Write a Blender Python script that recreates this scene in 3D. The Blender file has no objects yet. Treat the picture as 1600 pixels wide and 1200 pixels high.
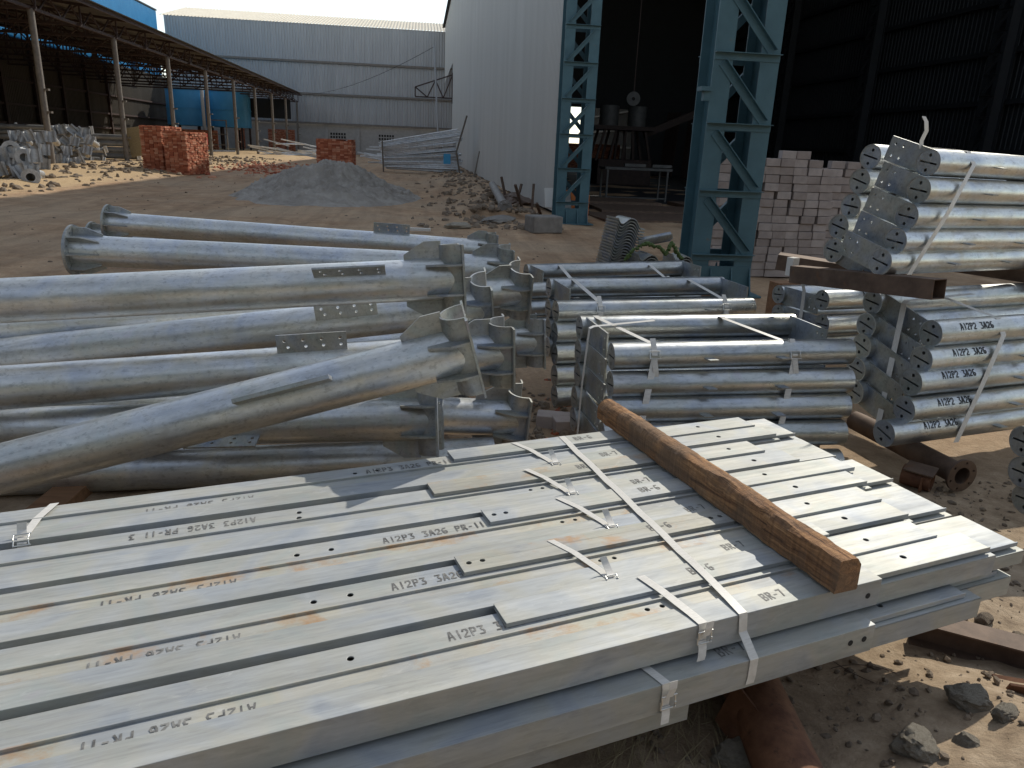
import bpy, bmesh, math, random
from mathutils import Vector, Matrix, noise
from mathutils.geometry import tessellate_polygon

R = math.radians
rnd = random.Random(7)
sc = bpy.context.scene
col = sc.collection

# ------------------------------------------------------------------ camera
FPX, EYE = 1150.0, 1.6                      # focal length in pixels of a 1600 px wide frame, eye height
_d = Vector((-150, 3600, 1150)).normalized()
_y = Vector((-145, -371, 1150)); _y = (_y - _d * _y.dot(_d)).normalized()
_z = -_d
_x = _y.cross(_z)
CR = Vector((_x[0], _y[0], _z[0])); CD = Vector((_x[1], _y[1], _z[1])); CF = Vector((_x[2], _y[2], _z[2]))
CAM = Vector((0, 0, EYE))
cam = bpy.data.cameras.new('camera')
camo = bpy.data.objects.new('camera', cam); col.objects.link(camo)
m3 = Matrix((CR, -CD, -CF)).transposed()
camo.matrix_world = Matrix.Translation(CAM) @ m3.to_4x4()
cam.sensor_width = 36; cam.lens = 36 * FPX / 1600
cam.clip_start = 0.05; cam.clip_end = 3000
sc.camera = camo

# ------------------------------------------------------------------ light
SUN_AZ, SUN_EL = 48.0, 41.0                 # azimuth measured from +X towards +Y
w = bpy.data.worlds.new('World'); sc.world = w; w.use_nodes = True
wn = w.node_tree.nodes; wl = w.node_tree.links
sky = wn.new('ShaderNodeTexSky'); sky.sky_type = 'NISHITA'; sky.sun_disc = False
sky.sun_elevation = R(SUN_EL); sky.sun_rotation = R(90 - SUN_AZ)
sky.air_density = 1.0; sky.dust_density = 0.15; sky.ozone_density = 1.0
bg = wn['Background']; bg.inputs['Strength'].default_value = 0.15
hs = wn.new('ShaderNodeHueSaturation'); hs.inputs['Saturation'].default_value = .58   # hazy, milky sky
wl.new(sky.outputs[0], hs.inputs['Color'])
tn = wn.new('ShaderNodeMix'); tn.data_type = 'RGBA'; tn.blend_type = 'MULTIPLY'; tn.inputs[0].default_value = 1.0
tn.inputs[7].default_value = (.985, .950, .875, 1)
wl.new(hs.outputs[0], tn.inputs[6]); wl.new(tn.outputs[2], bg.inputs['Color'])
sl = bpy.data.lights.new('sun', 'SUN'); sl.energy = 2.5; sl.angle = R(0.5); sl.color = (1, 0.93, 0.80)
so = bpy.data.objects.new('sun', sl); col.objects.link(so)
so.rotation_euler = (R(90 - SUN_EL), 0, R(SUN_AZ + 90))
sc.view_settings.view_transform = 'Standard'; sc.view_settings.look = 'None'
sc.view_settings.exposure = 0.42; sc.view_settings.gamma = 1
sc.view_settings.use_curve_mapping = False
sc.render.engine = 'CYCLES'
sc.cycles.use_denoising = True
sc.cycles.max_bounces = 7; sc.cycles.diffuse_bounces = 3; sc.cycles.glossy_bounces = 4


# ------------------------------------------------------------------ placing helpers
def ray(px, py):
    return CR * (px - 800) + CD * (py - 600) + CF * FPX
def atz(px, py, z=0.0):
    r = ray(px, py); return CAM + r * ((z - EYE) / r.z)
def aty(px, py, y):
    r = ray(px, py); return CAM + r * (y / r.y)
def atx(px, py, x):
    r = ray(px, py); return CAM + r * (x / r.x)
def atd(px, py, d):
    return CAM + ray(px, py) * (d / FPX)


# ------------------------------------------------------------------ object helpers
def tag(o, label=None, cat=None, group=None, kind=None):
    if label: o['label'] = label
    if cat: o['category'] = cat
    if group: o['group'] = group
    if kind or cat: o['kind'] = kind or 'thing'
    return o
def thing(name, label, cat, M=None, group=None):
    o = bpy.data.objects.new(name, None); col.objects.link(o)
    o.empty_display_size = 0.1
    if M is not None: o.matrix_world = M
    return tag(o, label, cat, group)
def place(name, me, parent=None, M=None):
    o = bpy.data.objects.new(name, me); col.objects.link(o)
    if parent: o.parent = parent
    if M is not None: o.matrix_local = M
    return o
def TR(x=0, y=0, z=0): return Matrix.Translation((x, y, z))
def RX(a): return Matrix.Rotation(a, 4, 'X')
def RY(a): return Matrix.Rotation(a, 4, 'Y')
def RZ(a): return Matrix.Rotation(a, 4, 'Z')
def axes(o, x, up=Vector((0, 0, 1))):
    x = x.normalized(); y = up.cross(x).normalized(); z = x.cross(y)
    m = Matrix((x, y, z)).transposed().to_4x4(); m.translation = o
    return m

class MB:
    def __init__(s): s.v = []; s.f = []
    def add(s, vs, fs, M=None):
        b = len(s.v)
        s.v += [tuple(M @ Vector(v)) for v in vs] if M is not None else [tuple(v) for v in vs]
        s.f += [tuple(b + i for i in f) for f in fs]
        return s
    def box(s, x0, x1, y0, y1, z0, z1, M=None):
        return s.add([(x0,y0,z0),(x1,y0,z0),(x1,y1,z0),(x0,y1,z0),(x0,y0,z1),(x1,y0,z1),(x1,y1,z1),(x0,y1,z1)],
                     [(0,3,2,1),(4,5,6,7),(0,1,5,4),(1,2,6,5),(2,3,7,6),(3,0,4,7)], M)
    def bar(s, a, b, wd, ht, up=Vector((0,0,1))):
        a = Vector(a); b = Vector(b); L = (b - a).length
        return s.box(0, L, -wd/2, wd/2, -ht/2, ht/2, axes(a, b - a, up if abs((b-a).normalized().dot(up)) < .99 else Vector((0,1,0))))
    def tube(s, a, b, r, n=24, r1=None, caps=(1,1), inner=None):
        a = Vector(a); b = Vector(b); r1 = r if r1 is None else r1
        dv = b - a
        up = Vector((0,0,1)) if abs(dv.normalized().z) < .95 else Vector((0,1,0))
        M = axes(a, dv, up); L = dv.length
        vs = []; fs = []
        rings = [(0, r), (L, r1)]
        if inner: rings += [(L, inner), (0, inner)]
        for x, rr in rings:
            for i in range(n):
                t = 2*math.pi*i/n; vs.append((x, rr*math.cos(t), rr*math.sin(t)))
        k = len(rings)
        for q in range(k if inner else k-1):
            p0 = q*n; p1 = ((q+1) % k)*n
            for i in range(n):
                j = (i+1) % n; fs.append((p0+i, p0+j, p1+j, p1+i))
        if not inner:
            if caps[0]: fs.append(tuple(range(n-1, -1, -1)))
            if caps[1]: fs.append(tuple(range(n, 2*n)))
        return s.add(vs, fs, M)
    def prism(s, prof, x0, x1, M=None):     # closed profile in (y,z), extruded along x
        n = len(prof)
        vs = [(x0, p[0], p[1]) for p in prof] + [(x1, p[0], p[1]) for p in prof]
        fs = [(i, (i+1) % n, n+(i+1) % n, n+i) for i in range(n)]
        fs.append(tuple(range(n-1, -1, -1))); fs.append(tuple(range(n, 2*n)))
        return s.add(vs, fs, M)
    def holed(s, outer, holes, t, M=None):  # flat plate in local y,z with through holes, thickness t along x
        loops = [outer] + holes
        tri = tessellate_polygon([[Vector((p[0], p[1], 0)) for p in l] for l in loops])
        pts = [p for l in loops for p in l]; n = len(pts)
        vs = [(0, p[0], p[1]) for p in pts] + [(t, p[0], p[1]) for p in pts]
        fs = [tuple(a) for a in tri] + [tuple(n+i for i in reversed(a)) for a in tri]
        b = 0
        for l in loops:
            for i in range(len(l)):
                j = (i+1) % len(l); fs.append((b+i, b+j, n+b+j, n+b+i))
            b += len(l)
        return s.add(vs, fs, M)
    def mesh(s, name, mat, smooth=None, bevel=0, recalc=True):
        me = bpy.data.meshes.new(name); me.from_pydata(s.v, [], s.f)
        if recalc or bevel:
            bm = bmesh.new(); bm.from_mesh(me)
            if recalc: bmesh.ops.recalc_face_normals(bm, faces=bm.faces)
            if bevel:
                es = [e for e in bm.edges if len(e.link_faces) == 2 and e.calc_face_angle(0) > R(40)]
                bmesh.ops.bevel(bm, geom=es, offset=bevel, segments=2, profile=.5, affect='EDGES', clamp_overlap=True)
            bm.to_mesh(me); bm.free()
        if mat: me.materials.append(mat)
        if smooth is not None:
            me.polygons.foreach_set('use_smooth', [True]*len(me.polygons))
            me.set_sharp_from_angle(angle=R(smooth))
        me.update()
        return me
    def obj(s, name, mat, parent=None, M=None, smooth=None, bevel=0):
        return place(name, s.mesh(name, mat, smooth, bevel), parent, M)

V3 = Vector
def circ(cy, cz, r, n=14, ph=0):
    return [(cy + r*math.cos(2*math.pi*i/n+ph), cz + r*math.sin(2*math.pi*i/n+ph)) for i in range(n)]


# ------------------------------------------------------------------ materials
class NT:
    def __init__(s, name):
        s.m = bpy.data.materials.new(name); s.m.use_nodes = True
        s.n = s.m.node_tree.nodes; s.l = s.m.node_tree.links
        s.b = s.n['Principled BSDF']
    def node(s, t, **kw):
        n = s.n.new(t)
        for k, v in kw.items(): setattr(n, k, v)
        return n
    def link(s, a, b): s.l.new(a, b)
    def coords(s, scale=(1,1,1), rand=True, kind='Object'):
        tc = s.node('ShaderNodeTexCoord'); mp = s.node('ShaderNodeMapping')
        mp.inputs['Scale'].default_value = scale
        src = tc.outputs[kind]
        if rand:
            oi = s.node('ShaderNodeObjectInfo'); mm = s.node('ShaderNodeMath', operation='MULTIPLY'); mm.inputs[1].default_value = 37.0
            s.link(oi.outputs['Random'], mm.inputs[0])
            va = s.node('ShaderNodeVectorMath', operation='ADD'); s.link(src, va.inputs[0]); s.link(mm.outputs[0], va.inputs[1]); src = va.outputs[0]
        s.link(src, mp.inputs['Vector']); return mp.outputs[0]
    def noise(s, vec, scale, detail=5, rough=.6, dist=0):
        n = s.node('ShaderNodeTexNoise'); n.inputs['Scale'].default_value = scale; n.inputs['Detail'].default_value = detail
        n.inputs['Roughness'].default_value = rough; n.inputs['Distortion'].default_value = dist
        s.link(vec, n.inputs['Vector']); return n.outputs['Fac']
    def ramp(s, fac, stops):
        r = s.node('ShaderNodeValToRGB'); e = r.color_ramp.elements
        while len(e) < len(stops): e.new(.5)
        for i, (p, c) in enumerate(stops):
            e[i].position = p; e[i].color = (c, c, c, 1) if isinstance(c, (int, float)) else (*c, 1)
        s.link(fac, r.inputs['Fac']); return r.outputs['Color']
    def mix(s, fac, a, b, mode='MIX'):
        m = s.node('ShaderNodeMix', data_type='RGBA', blend_type=mode)
        for sock, v in ((m.inputs['Factor'], fac), (m.inputs['A'], a), (m.inputs['B'], b)):
            pass
        f, a_, b_ = m.inputs[0], m.inputs[6], m.inputs[7]
        for sock, v in ((f, fac), (a_, a), (b_, b)):
            if isinstance(v, (int, float)): sock.default_value = v
            elif isinstance(v, tuple): sock.default_value = (*v, 1)
            else: s.link(v, sock)
        return m.outputs[2]
    def bump(s, h, strength=.3, dist=.01):
        b = s.node('ShaderNodeBump'); b.inputs['Strength'].default_value = strength; b.inputs['Distance'].default_value = dist
        s.link(h, b.inputs['Height']); s.link(b.outputs[0], s.b.inputs['Normal'])
    def base(s, c):
        if isinstance(c, tuple): s.b.inputs['Base Color'].default_value = (*c, 1)
        else: s.link(c, s.b.inputs['Base Color'])
    def rough(s, r):
        if isinstance(r, (int, float)): s.b.inputs['Roughness'].default_value = r
        else: s.link(r, s.b.inputs['Roughness'])
    def metal(s, v): s.b.inputs['Metallic'].default_value = v

def galv(name, lo, hi, metal=.85, r0=.3, r1=.5, stain=None, stain_at=.66, tint=True, scale=1.0, stretch=(1,1,1), tmix=.8, dirt=.55, fineamt=.45):
    t = NT(name)
    vec = t.coords(stretch)
    big = t.noise(vec, 3.2*scale, 6, .62, .4)
    c = t.ramp(big, [(.3, lo), (.7, hi)])
    if tint:
        v2 = t.coords((1,1,1))
        hue = t.noise(v2, 4.5*scale, 3, .5, .8)
        tc = t.ramp(hue, [(.30, (.58,.68,.86)), (.44, (.95,.98,1)), (.56, (1,.96,.82)), (.66, (.86,.92,.84)), (.76, (.98,.88,.92))])
        c = t.mix(tmix, c, tc, 'MULTIPLY')
    sp = t.node('ShaderNodeTexVoronoi'); sp.inputs['Scale'].default_value = 95*scale
    t.link(vec, sp.inputs['Vector'])
    spc = t.ramp(sp.outputs['Color'], [(.0, .86), (1, 1.06)])
    c = t.mix(.6, c, spc, 'MULTIPLY')
    fine = t.noise(vec, 55*scale, 4, .7)
    fl = t.ramp(fine, [(.34, .45), (.46, 1.0)])
    c = t.mix(fineamt, c, fl, 'MULTIPLY')
    if stain:
        sn = t.noise(t.coords((1,1,1)), 5.5*scale, 7, .68, .3)
        f = t.ramp(sn, [(stain_at, 0.0), (stain_at+.14, .8)])
        c = t.mix(f, c, stain)
    dr = t.noise(t.coords((.25,1,1)), 7*scale, 8, .72, .6)          # handling dirt
    c = t.mix(t.ramp(dr, [(.52, 0.0), (.70, dirt)]), c, (.23,.215,.185))
    sc1 = t.noise(t.coords((.02,1,.35)), 70*scale, 5, .75, .2)           # fine lines along the length
    c = t.mix(.5, c, t.ramp(sc1, [(.36, .80), (.5, 1.0), (.66, 1.12)]), 'MULTIPLY')
    wr = t.noise(t.coords((.5,1,1)), 13*scale, 9, .78, 1.2)               # patches of white rust and scuffs
    c = t.mix(t.ramp(wr, [(.60, 0.0), (.70, .45)]), c, (.62,.62,.60))
    t.base(c); t.metal(metal)
    rr = t.noise(vec, 9*scale, 6, .65)
    t.rough(t.ramp(rr, [(.3, r0), (.7, r1)]))
    t.bump(t.noise(vec, 30*scale, 5, .65), .12, .003)
    return t.m

def plain(name, c0, c1, rough=.6, metal=0, scale=8, bump=.15, dist=.004, stretch=(1,1,1), detail=6, extra=None):
    t = NT(name); vec = t.coords(stretch)
    n = t.noise(vec, scale, detail, .62)
    c = t.ramp(n, [(.3, c0), (.7, c1)])
    if extra:                                # (colour, threshold, scale)
        e = t.noise(t.coords((1,1,1)), extra[2], 6, .65, .4)
        c = t.mix(t.ramp(e, [(extra[1], 0.0), (extra[1]+.12, 1.0)]), c, extra[0])
    t.base(c); t.rough(rough); t.metal(metal)
    if bump: t.bump(t.noise(vec, scale*5, 6, .7), bump, dist)
    return t.m

M_TUBE = galv('galvanised_tube', (.42,.445,.465), (.70,.715,.72), .92, .26, .44, stain=(.42,.39,.30), stain_at=.62, stretch=(.55,1,1), tmix=.45)
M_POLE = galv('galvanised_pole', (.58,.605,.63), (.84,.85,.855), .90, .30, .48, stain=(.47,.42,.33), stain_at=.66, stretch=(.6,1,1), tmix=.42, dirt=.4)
M_PLATE = galv('galvanised_plate', (.34,.36,.38), (.56,.57,.58), .75, .42, .6)
M_DECK = galv('galvanised_channel', (.35,.365,.375), (.53,.535,.525), .30, .52, .68, stain=(.54,.50,.40), stain_at=.66, stretch=(.22,1.6,1), tmix=.5, dirt=.22, fineamt=.18)
M_DECKR = galv('galvanised_channel_rust_stained', (.37,.37,.355), (.54,.525,.48), .24, .52, .68, stain=(.44,.25,.11), stain_at=.55, stretch=(.22,1.6,1), tmix=.55, dirt=.3, fineamt=.2)
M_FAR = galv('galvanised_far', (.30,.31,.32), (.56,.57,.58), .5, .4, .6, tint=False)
M_BEAM = galv('galvanised_beam', (.62,.66,.70), (.84,.86,.88), .3, .4, .6, tint=False)
M_WIRE = plain('bright_wire', (.62,.62,.60), (.75,.75,.72), .3, .9, bump=0)
M_STRAP = plain('strap_plastic', (.62,.60,.56), (.78,.76,.72), .38, 0, 40, .1, .0006, (1,8,1))
M_INK = plain('stencil_ink', (.03,.03,.032), (.30,.295,.28), .6, 0, 38, 0)
M_BLACK = plain('stencil_ink_fresh', (.012,.012,.014), (.035,.035,.035), .6, 0, 45, 0)
M_RUST = plain('rusty_steel', (.10,.04,.022), (.24,.115,.06), .82, .15, 14, .35, .003, extra=((.055,.03,.022), .58, 20))
M_RUST2 = plain('brown_steel', (.09,.06,.045), (.19,.13,.095), .7, .3, 9, .25, .003, extra=((.20,.10,.05), .6, 12))
M_TEAL = plain('teal_paint', (.055,.125,.155), (.078,.17,.205), .48, 0, 3.5, .08, .003, extra=((.15,.125,.10), .66, 7))
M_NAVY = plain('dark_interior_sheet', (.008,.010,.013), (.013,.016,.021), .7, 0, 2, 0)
M_WSHEET = plain('white_sheet', (.50,.49,.465), (.58,.57,.545), .45, 0, .6, 0, stretch=(1,1,.15))
M_GSHEET = plain('grey_sheet', (.38,.39,.41), (.47,.48,.50), .5, .15, 1.2, 0, stretch=(1,1,.12), extra=((.36,.38,.41), .62, 3))
M_ROOF = plain('pale_roof_sheet', (.62,.57,.47), (.74,.69,.58), .6, 0, 1.0, 0)
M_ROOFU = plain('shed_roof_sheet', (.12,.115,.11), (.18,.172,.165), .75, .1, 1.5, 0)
M_TRUSS = plain('red_oxide_steel', (.04,.027,.026), (.08,.05,.045), .7, .1, 5, 0)
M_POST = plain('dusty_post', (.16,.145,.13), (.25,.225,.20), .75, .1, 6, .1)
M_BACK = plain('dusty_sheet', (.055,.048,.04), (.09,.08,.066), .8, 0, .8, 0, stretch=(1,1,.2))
M_BLUE = plain('blue_sheet', (.05,.30,.58), (.07,.37,.66), .42, 0, 1.0, 0)
M_TANK = plain('blue_tank', (.05,.27,.52), (.07,.33,.60), .5, 0, 1.0, 0)
M_CONC = plain('concrete', (.16,.145,.13), (.27,.25,.225), .85, 0, 5, .3, .01)
M_WALL = plain('rendered_wall', (.36,.35,.34), (.46,.45,.44), .85, 0, 3, .1)
M_HOLE = plain('vent_dark', (.02,.02,.02), (.03,.03,.03), .9, 0, 3, 0)
M_STICK = plain('weathered_stick', (.10,.085,.07), (.2,.17,.14), .85, 0, 12, .2)
M_PALEPIPE = plain('dusty_grey_pipe', (.20,.185,.17), (.30,.28,.26), .7, .1, 6, .1)
M_BROWN = plain('pallet_wood', (.17,.085,.04), (.30,.16,.08), .8, 0, 10, .3, .004, (.3,3,3))
M_ROPE = plain('green_rope', (.045,.085,.02), (.12,.17,.05), .8, 0, 60, .3)
M_CLOTH = plain('orange_cover', (.45,.12,.03), (.6,.2,.06), .7, 0, 5, 0)
M_RED = plain('red_plastic', (.4,.02,.03), (.5,.03,.04), .5, 0, 5, 0)
M_MACH = plain('dark_machine', (.022,.014,.013), (.045,.027,.022), .7, .2, 5, 0)
M_FRAME = plain('pale_frame_steel', (.055,.058,.058), (.09,.092,.092), .6, .2, 5, 0)
M_LEAF = plain('dusty_leaves', (.05,.065,.03), (.11,.12,.06), .8, 0, 3, 0)
M_STRAW = plain('dry_straw', (.30,.24,.14), (.45,.37,.22), .85, 0, 20, 0)
M_SAND = plain('grey_sand', (.25,.225,.195), (.46,.425,.38), .95, 0, 2.2, .7, .05, detail=9, extra=((.26,.225,.18), .58, 1.2))
M_STONE = plain('pale_stone', (.30,.26,.205), (.47,.42,.34), .9, 0, 8, 1.0, .02)
M_CLOD = plain('earth_clod', (.15,.115,.085), (.30,.235,.17), .95, 0, 9, .7, .02)

def brick_mat(name, cols, scale=5):
    t = NT(name)
    oi = t.node('ShaderNodeObjectInfo')
    g = t.node('ShaderNodeNewGeometry')
    n = t.noise(t.coords((1,1,1), True), scale, 4, .6)
    isl = t.node('ShaderNodeMath', operation='ADD')
    t.link(g.outputs['Random Per Island'], isl.inputs[0]); t.link(oi.outputs['Random'], isl.inputs[1])
    fr = t.node('ShaderNodeMath', operation='FRACT'); t.link(isl.outputs[0], fr.inputs[0])
    c = t.ramp(fr.outputs[0], [(0, cols[0]), (.5, cols[1]), (1, cols[2])])
    c = t.mix(.6, c, t.ramp(n, [(.3, .68), (.65, 1.08)]), 'MULTIPLY')
    t.base(c); t.rough(.9); t.bump(t.noise(t.coords(), 40, 6, .7), .35, .006)
    return t.m
M_BRICK = brick_mat('red_brick', [(.32,.085,.045), (.50,.165,.085), (.66,.34,.22)])
M_BLOCK = brick_mat('pale_block', [(.33,.275,.25), (.40,.34,.315), (.46,.40,.375)], 9)

def wood_mat():
    t = NT('old_timber')
    vec = t.coords((1,1,1), False)
    mp = t.node('ShaderNodeMapping'); mp.inputs['Scale'].default_value = (1.3, 26, 26); t.link(vec, mp.inputs['Vector'])
    g = t.noise(mp.outputs[0], 1.6, 9, .72, 1.6)
    c = t.ramp(g, [(.32, (.045,.022,.011)), (.42, (.20,.098,.046)), (.56, (.44,.235,.105)), (.74, (.60,.38,.20))])
    big = t.noise(vec, 6, 5, .6, .6)
    c = t.mix(t.ramp(big, [(.42, 0.0), (.60, .75)]), c, (.19,.125,.08))
    saw = t.node('ShaderNodeMapping'); saw.inputs['Scale'].default_value = (85, 4, 4); t.link(vec, saw.inputs['Vector'])
    sn = t.noise(saw.outputs[0], 1.0, 4, .65)
    c = t.mix(.5, c, t.ramp(sn, [(.35, .55), (.6, 1.15)]), 'MULTIPLY')
    t.base(c); t.rough(.85)
    h = t.mix(.5, g, sn)
    t.bump(h, 1.0, .013)
    return t.m
M_WOOD = wood_mat()

def ground_mat():
    t = NT('yard_earth')
    vec = t.coords((1,1,1), False)
    a = t.noise(vec, .22, 7, .6, .5)
    b = t.noise(vec, 1.7, 8, .68, .6)
    c = t.ramp(b, [(.28, (.235,.132,.068)), (.5, (.39,.248,.140)), (.72, (.52,.365,.228))])
    c = t.mix(t.ramp(a, [(.42, 0.0), (.62, .75)]), c, (.43,.315,.205))
    mp = t.node('ShaderNodeMapping'); mp.inputs['Scale'].default_value = (2.2, .16, 1); mp.inputs['Rotation'].default_value = (0, 0, R(14)); t.link(vec, mp.inputs['Vector'])
    trk = t.noise(mp.outputs[0], 1.0, 6, .66, .5)
    c = t.mix(.7, c, t.ramp(trk, [(.33, .66), (.48, 1.0), (.66, 1.26)]), 'MULTIPLY')
    f = t.noise(vec, 26, 6, .72)
    c = t.mix(.55, c, t.ramp(f, [(.3, .62), (.7, 1.22)]), 'MULTIPLY')
    # straw-coloured spoil along the open shed (x < -9.5) and sandy earth near the camera on the right
    sx = t.node('ShaderNodeSeparateXYZ'); t.link(vec, sx.inputs[0])
    mr = t.node('ShaderNodeMapRange'); mr.inputs['From Min'].default_value = -9.6; mr.inputs['From Max'].default_value = -11.2
    t.link(sx.outputs['X'], mr.inputs['Value'])
    sm = t.node('ShaderNodeMath', operation='MULTIPLY_ADD'); t.link(b, sm.inputs[0]); sm.inputs[1].default_value = .9
    t.link(mr.outputs[0], sm.inputs[2])
    straw = t.ramp(f, [(.25, (.26,.165,.085)), (.5, (.47,.33,.18)), (.75, (.62,.48,.30))])
    c = t.mix(t.ramp(sm.outputs[0], [(.55, 0.0), (.95, .95)]), c, straw)
    mr2 = t.node('ShaderNodeMapRange'); mr2.inputs['From Min'].default_value = 4.6; mr2.inputs['From Max'].default_value = 3.0
    t.link(sx.outputs['Y'], mr2.inputs['Value'])
    near = t.ramp(t.noise(vec, 9, 7, .7), [(.28, (.20,.142,.090)), (.5, (.36,.268,.178)), (.72, (.50,.39,.275))])
    c = t.mix(mr2.outputs[0], c, near)
    t.base(c); t.rough(.95)
    hh = t.mix(.35, t.noise(vec, 7, 9, .72, .3), f)
    t.bump(hh, .75, .035)
    return t.m
M_GROUND = ground_mat()

# ================================================================== GROUND
def gz(x, y):
    """height of the yard"""
    v = Vector((x, y, 0))
    h = .018*noise.noise(v*.9) + .012*noise.noise(v*2.7)
    near = max(0, min(1, (5.2 - y)/1.5))
    h += near*(.016*noise.noise(v*7) + .010*noise.noise(v*17))
    if y > 6:
        k = min(1, (y-6)/6)
        h += k*(.05*noise.noise(v*.45) + .03*noise.noise(v*1.9))
    if x < -9.3:
        k = min(1, (-9.3 - x)/1.8)
        h += k*(.18 + .10*noise.noise(v*.8) + .07*noise.noise(v*2.3))
    h += .19*math.exp(-((x-1.65)/.50)**2 - ((y-1.28)/.42)**2)*(1 + .35*noise.noise(v*5))
    # low spoil along the foot of the white wall
    if 18.2 < y < 56 and x > .4:
        k = max(0, 1 - abs(x-2.0)/1.6)
        h += k*(.20 + .22*noise.noise(v*1.1) + .10*noise.noise(v*3.1))
    if h < -.02 and 2.6 < y < 9 and x > -3: h = -.02
    return h
def lines(lo, hi, a, b, fine, coarse):
    out = []; p = lo
    while p < hi:
        out.append(p)
        if a <= p <= b: p += fine
        else:
            dd = (a-p) if p < a else (p-b)
            p += fine + dd*coarse
            if out[-1] < a < p: p = a
    out.append(hi); return out
gx = lines(-900, 900, -13, 6, .14, .16)
gy = lines(-40, 1400, .6, 9, .10, .045)
vs = [(x, y, gz(x, y)) for y in gy for x in gx]
nx = len(gx)
fs = [(j*nx+i, j*nx+i+1, (j+1)*nx+i+1, (j+1)*nx+i) for j in range(len(gy)-1) for i in range(nx-1)]
mb = MB(); mb.v = vs; mb.f = fs
g = place('ground', mb.mesh('ground', M_GROUND, 180, recalc=False)); tag(g, 'dusty brown yard of packed earth', kind='structure')

# ================================================================== corrugated sheet maker
def corr(width, height, pitch, depth, mat, name, flat=.5, axis='x'):
    """standing ribbed sheet in local x (width) and z (height); ribs stick out towards -y"""
    m = MB(); xs = []; x = 0
    n = max(1, round(width/pitch)); pt = width/n
    for i in range(n):
        b = i*pt
        xs += [(b, 0), (b+pt*flat*.9, 0), (b+pt*(flat+.1), -depth), (b+pt*.9, -depth)]
    xs.append((width, 0))
    k = len(xs)
    m.v = [(a, b, 0) for a, b in xs] + [(a, b, height) for a, b in xs]
    m.f = [(i, i+1, k+i+1, k+i) for i in range(k-1)]
    return m.mesh(name, mat, recalc=False)

# ================================================================== GREY SHED across the far end
GY = 108.0
gs = thing('grey_shed', 'long grey corrugated shed closing the far end of the yard', 'shed', TR(0, GY, 0))
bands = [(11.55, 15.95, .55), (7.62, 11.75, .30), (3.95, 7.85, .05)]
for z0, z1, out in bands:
    me = corr(1.05, z1 - z0, .35, .10, M_GSHEET, 'sheet')
    for i in range(37):
        M = TR(-32 + i*1.05, -out - .25, z0) @ RX(R(2.2))
        M = M @ RZ(rnd.uniform(-.002, .002))
        place('wall_sheet', me, gs, M)
    MB().box(-32, 7, -out-.52, -out-.30, z0-.22, z0+.03).obj('overlap_shade_strip', M_POST, gs)  # dark strip stands in for the shade line under each sheet overlap
me = corr(2.1, 12, .42, .10, M_ROOF, 'roof_sheet')
for i in range(19):
    place('roof_sheet', me, gs, TR(-32.6 + i*2.1, -1.1, 15.9) @ RX(R(-77.3)) )
MB().box(-32, 7, 0, .3, 0, 4.2).obj('base_wall', M_WALL, gs)
MB().box(-32, -31.8, -.3, 20, 4, 16).obj('end_wall', M_GSHEET, gs)
for x in (-12.5, -8.3, -.6, 2.6):
    p = MB().box(x-.25, x+.25, -.25, 0, 0, 3.9).obj('pier', M_WALL, gs)
vent = MB()
for r in range(4):
    for c in range(6):
        vent.box(c*.36, c*.36+.24, -.03, .02, r*.42, r*.42+.28)
vme = vent.mesh('vent', M_HOLE)
for px in (-11.1, -4.6, 1.0):
    place('vent_block', vme, gs, TR(px-.9, -.001, 1.2))

# ================================================================== BLUE BUILDING behind the open shed
bb = thing('blue_building', 'tall bright blue corrugated building rising behind the open shed', 'building', TR(-32, 60, 0))
BB0 = -86
me = corr(1.075, 15.9, .215, .05, M_BLUE, 'blue_sheet')
for i in range(-80, 41):
    place('wall_sheet', me, bb, TR(0, i*1.075, 0) @ RZ(R(90)) )
MB().box(-25, .12, -86, 44.2, 15.95, 16.12).obj('roof', M_NAVY, bb)
MB().box(-25, -.1, 44, 44.2, 0, 15.9).obj('end_wall', M_BLUE, bb)

# ================================================================== OPEN SHED on the left
PX_, PY0, PS = -15.8, 35.5, 8.66
osd = thing('open_shed', 'long open fronted shed on round posts along the left side', 'shed', TR(PX_, PY0, 0))
def shed_roof_z(x): return 7.25 + (-x)*.10       # x measured from the eave, negative inwards
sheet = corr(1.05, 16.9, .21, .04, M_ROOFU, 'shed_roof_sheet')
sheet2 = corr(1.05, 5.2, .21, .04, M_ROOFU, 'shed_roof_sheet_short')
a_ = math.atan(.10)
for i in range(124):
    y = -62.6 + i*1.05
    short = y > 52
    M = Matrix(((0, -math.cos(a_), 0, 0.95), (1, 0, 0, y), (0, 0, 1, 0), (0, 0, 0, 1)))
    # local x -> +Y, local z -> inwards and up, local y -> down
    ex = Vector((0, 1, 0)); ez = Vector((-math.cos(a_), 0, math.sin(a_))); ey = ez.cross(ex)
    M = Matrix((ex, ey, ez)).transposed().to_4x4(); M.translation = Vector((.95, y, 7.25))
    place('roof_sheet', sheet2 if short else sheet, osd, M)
pm = MB().tube((0,0,0), (0,0,6.3), .13, 14)
post_me = pm.mesh('post', M_POST, 40)
col_me = MB().box(-.03, .34, -.05, .05, -.04, .04).mesh('post_lug', M_POST)
tr = MB()
for (xa, za, xb, zb) in [(.7, 7.1, -15.7, 8.75), (.2, 6.3, -15.7, 6.3)]:
    tr.bar((xa, 0, za), (xb, 0, zb), .12, .12)
n = 10
for i in range(n+1):
    x = .2 - i*1.58; zt = 7.15 + (.2-x)*.10
    tr.bar((x, 0, 6.3), (x, 0, zt), .07, .07)
    if i < n:
        x2 = x - 1.58; zt2 = 7.15 + (.2-x2)*.10
        if i % 2: tr.bar((x, 0, 6.3), (x2, 0, zt2), .07, .07)
        else: tr.bar((x, 0, zt), (x2, 0, 6.3), .07, .07)
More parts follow.
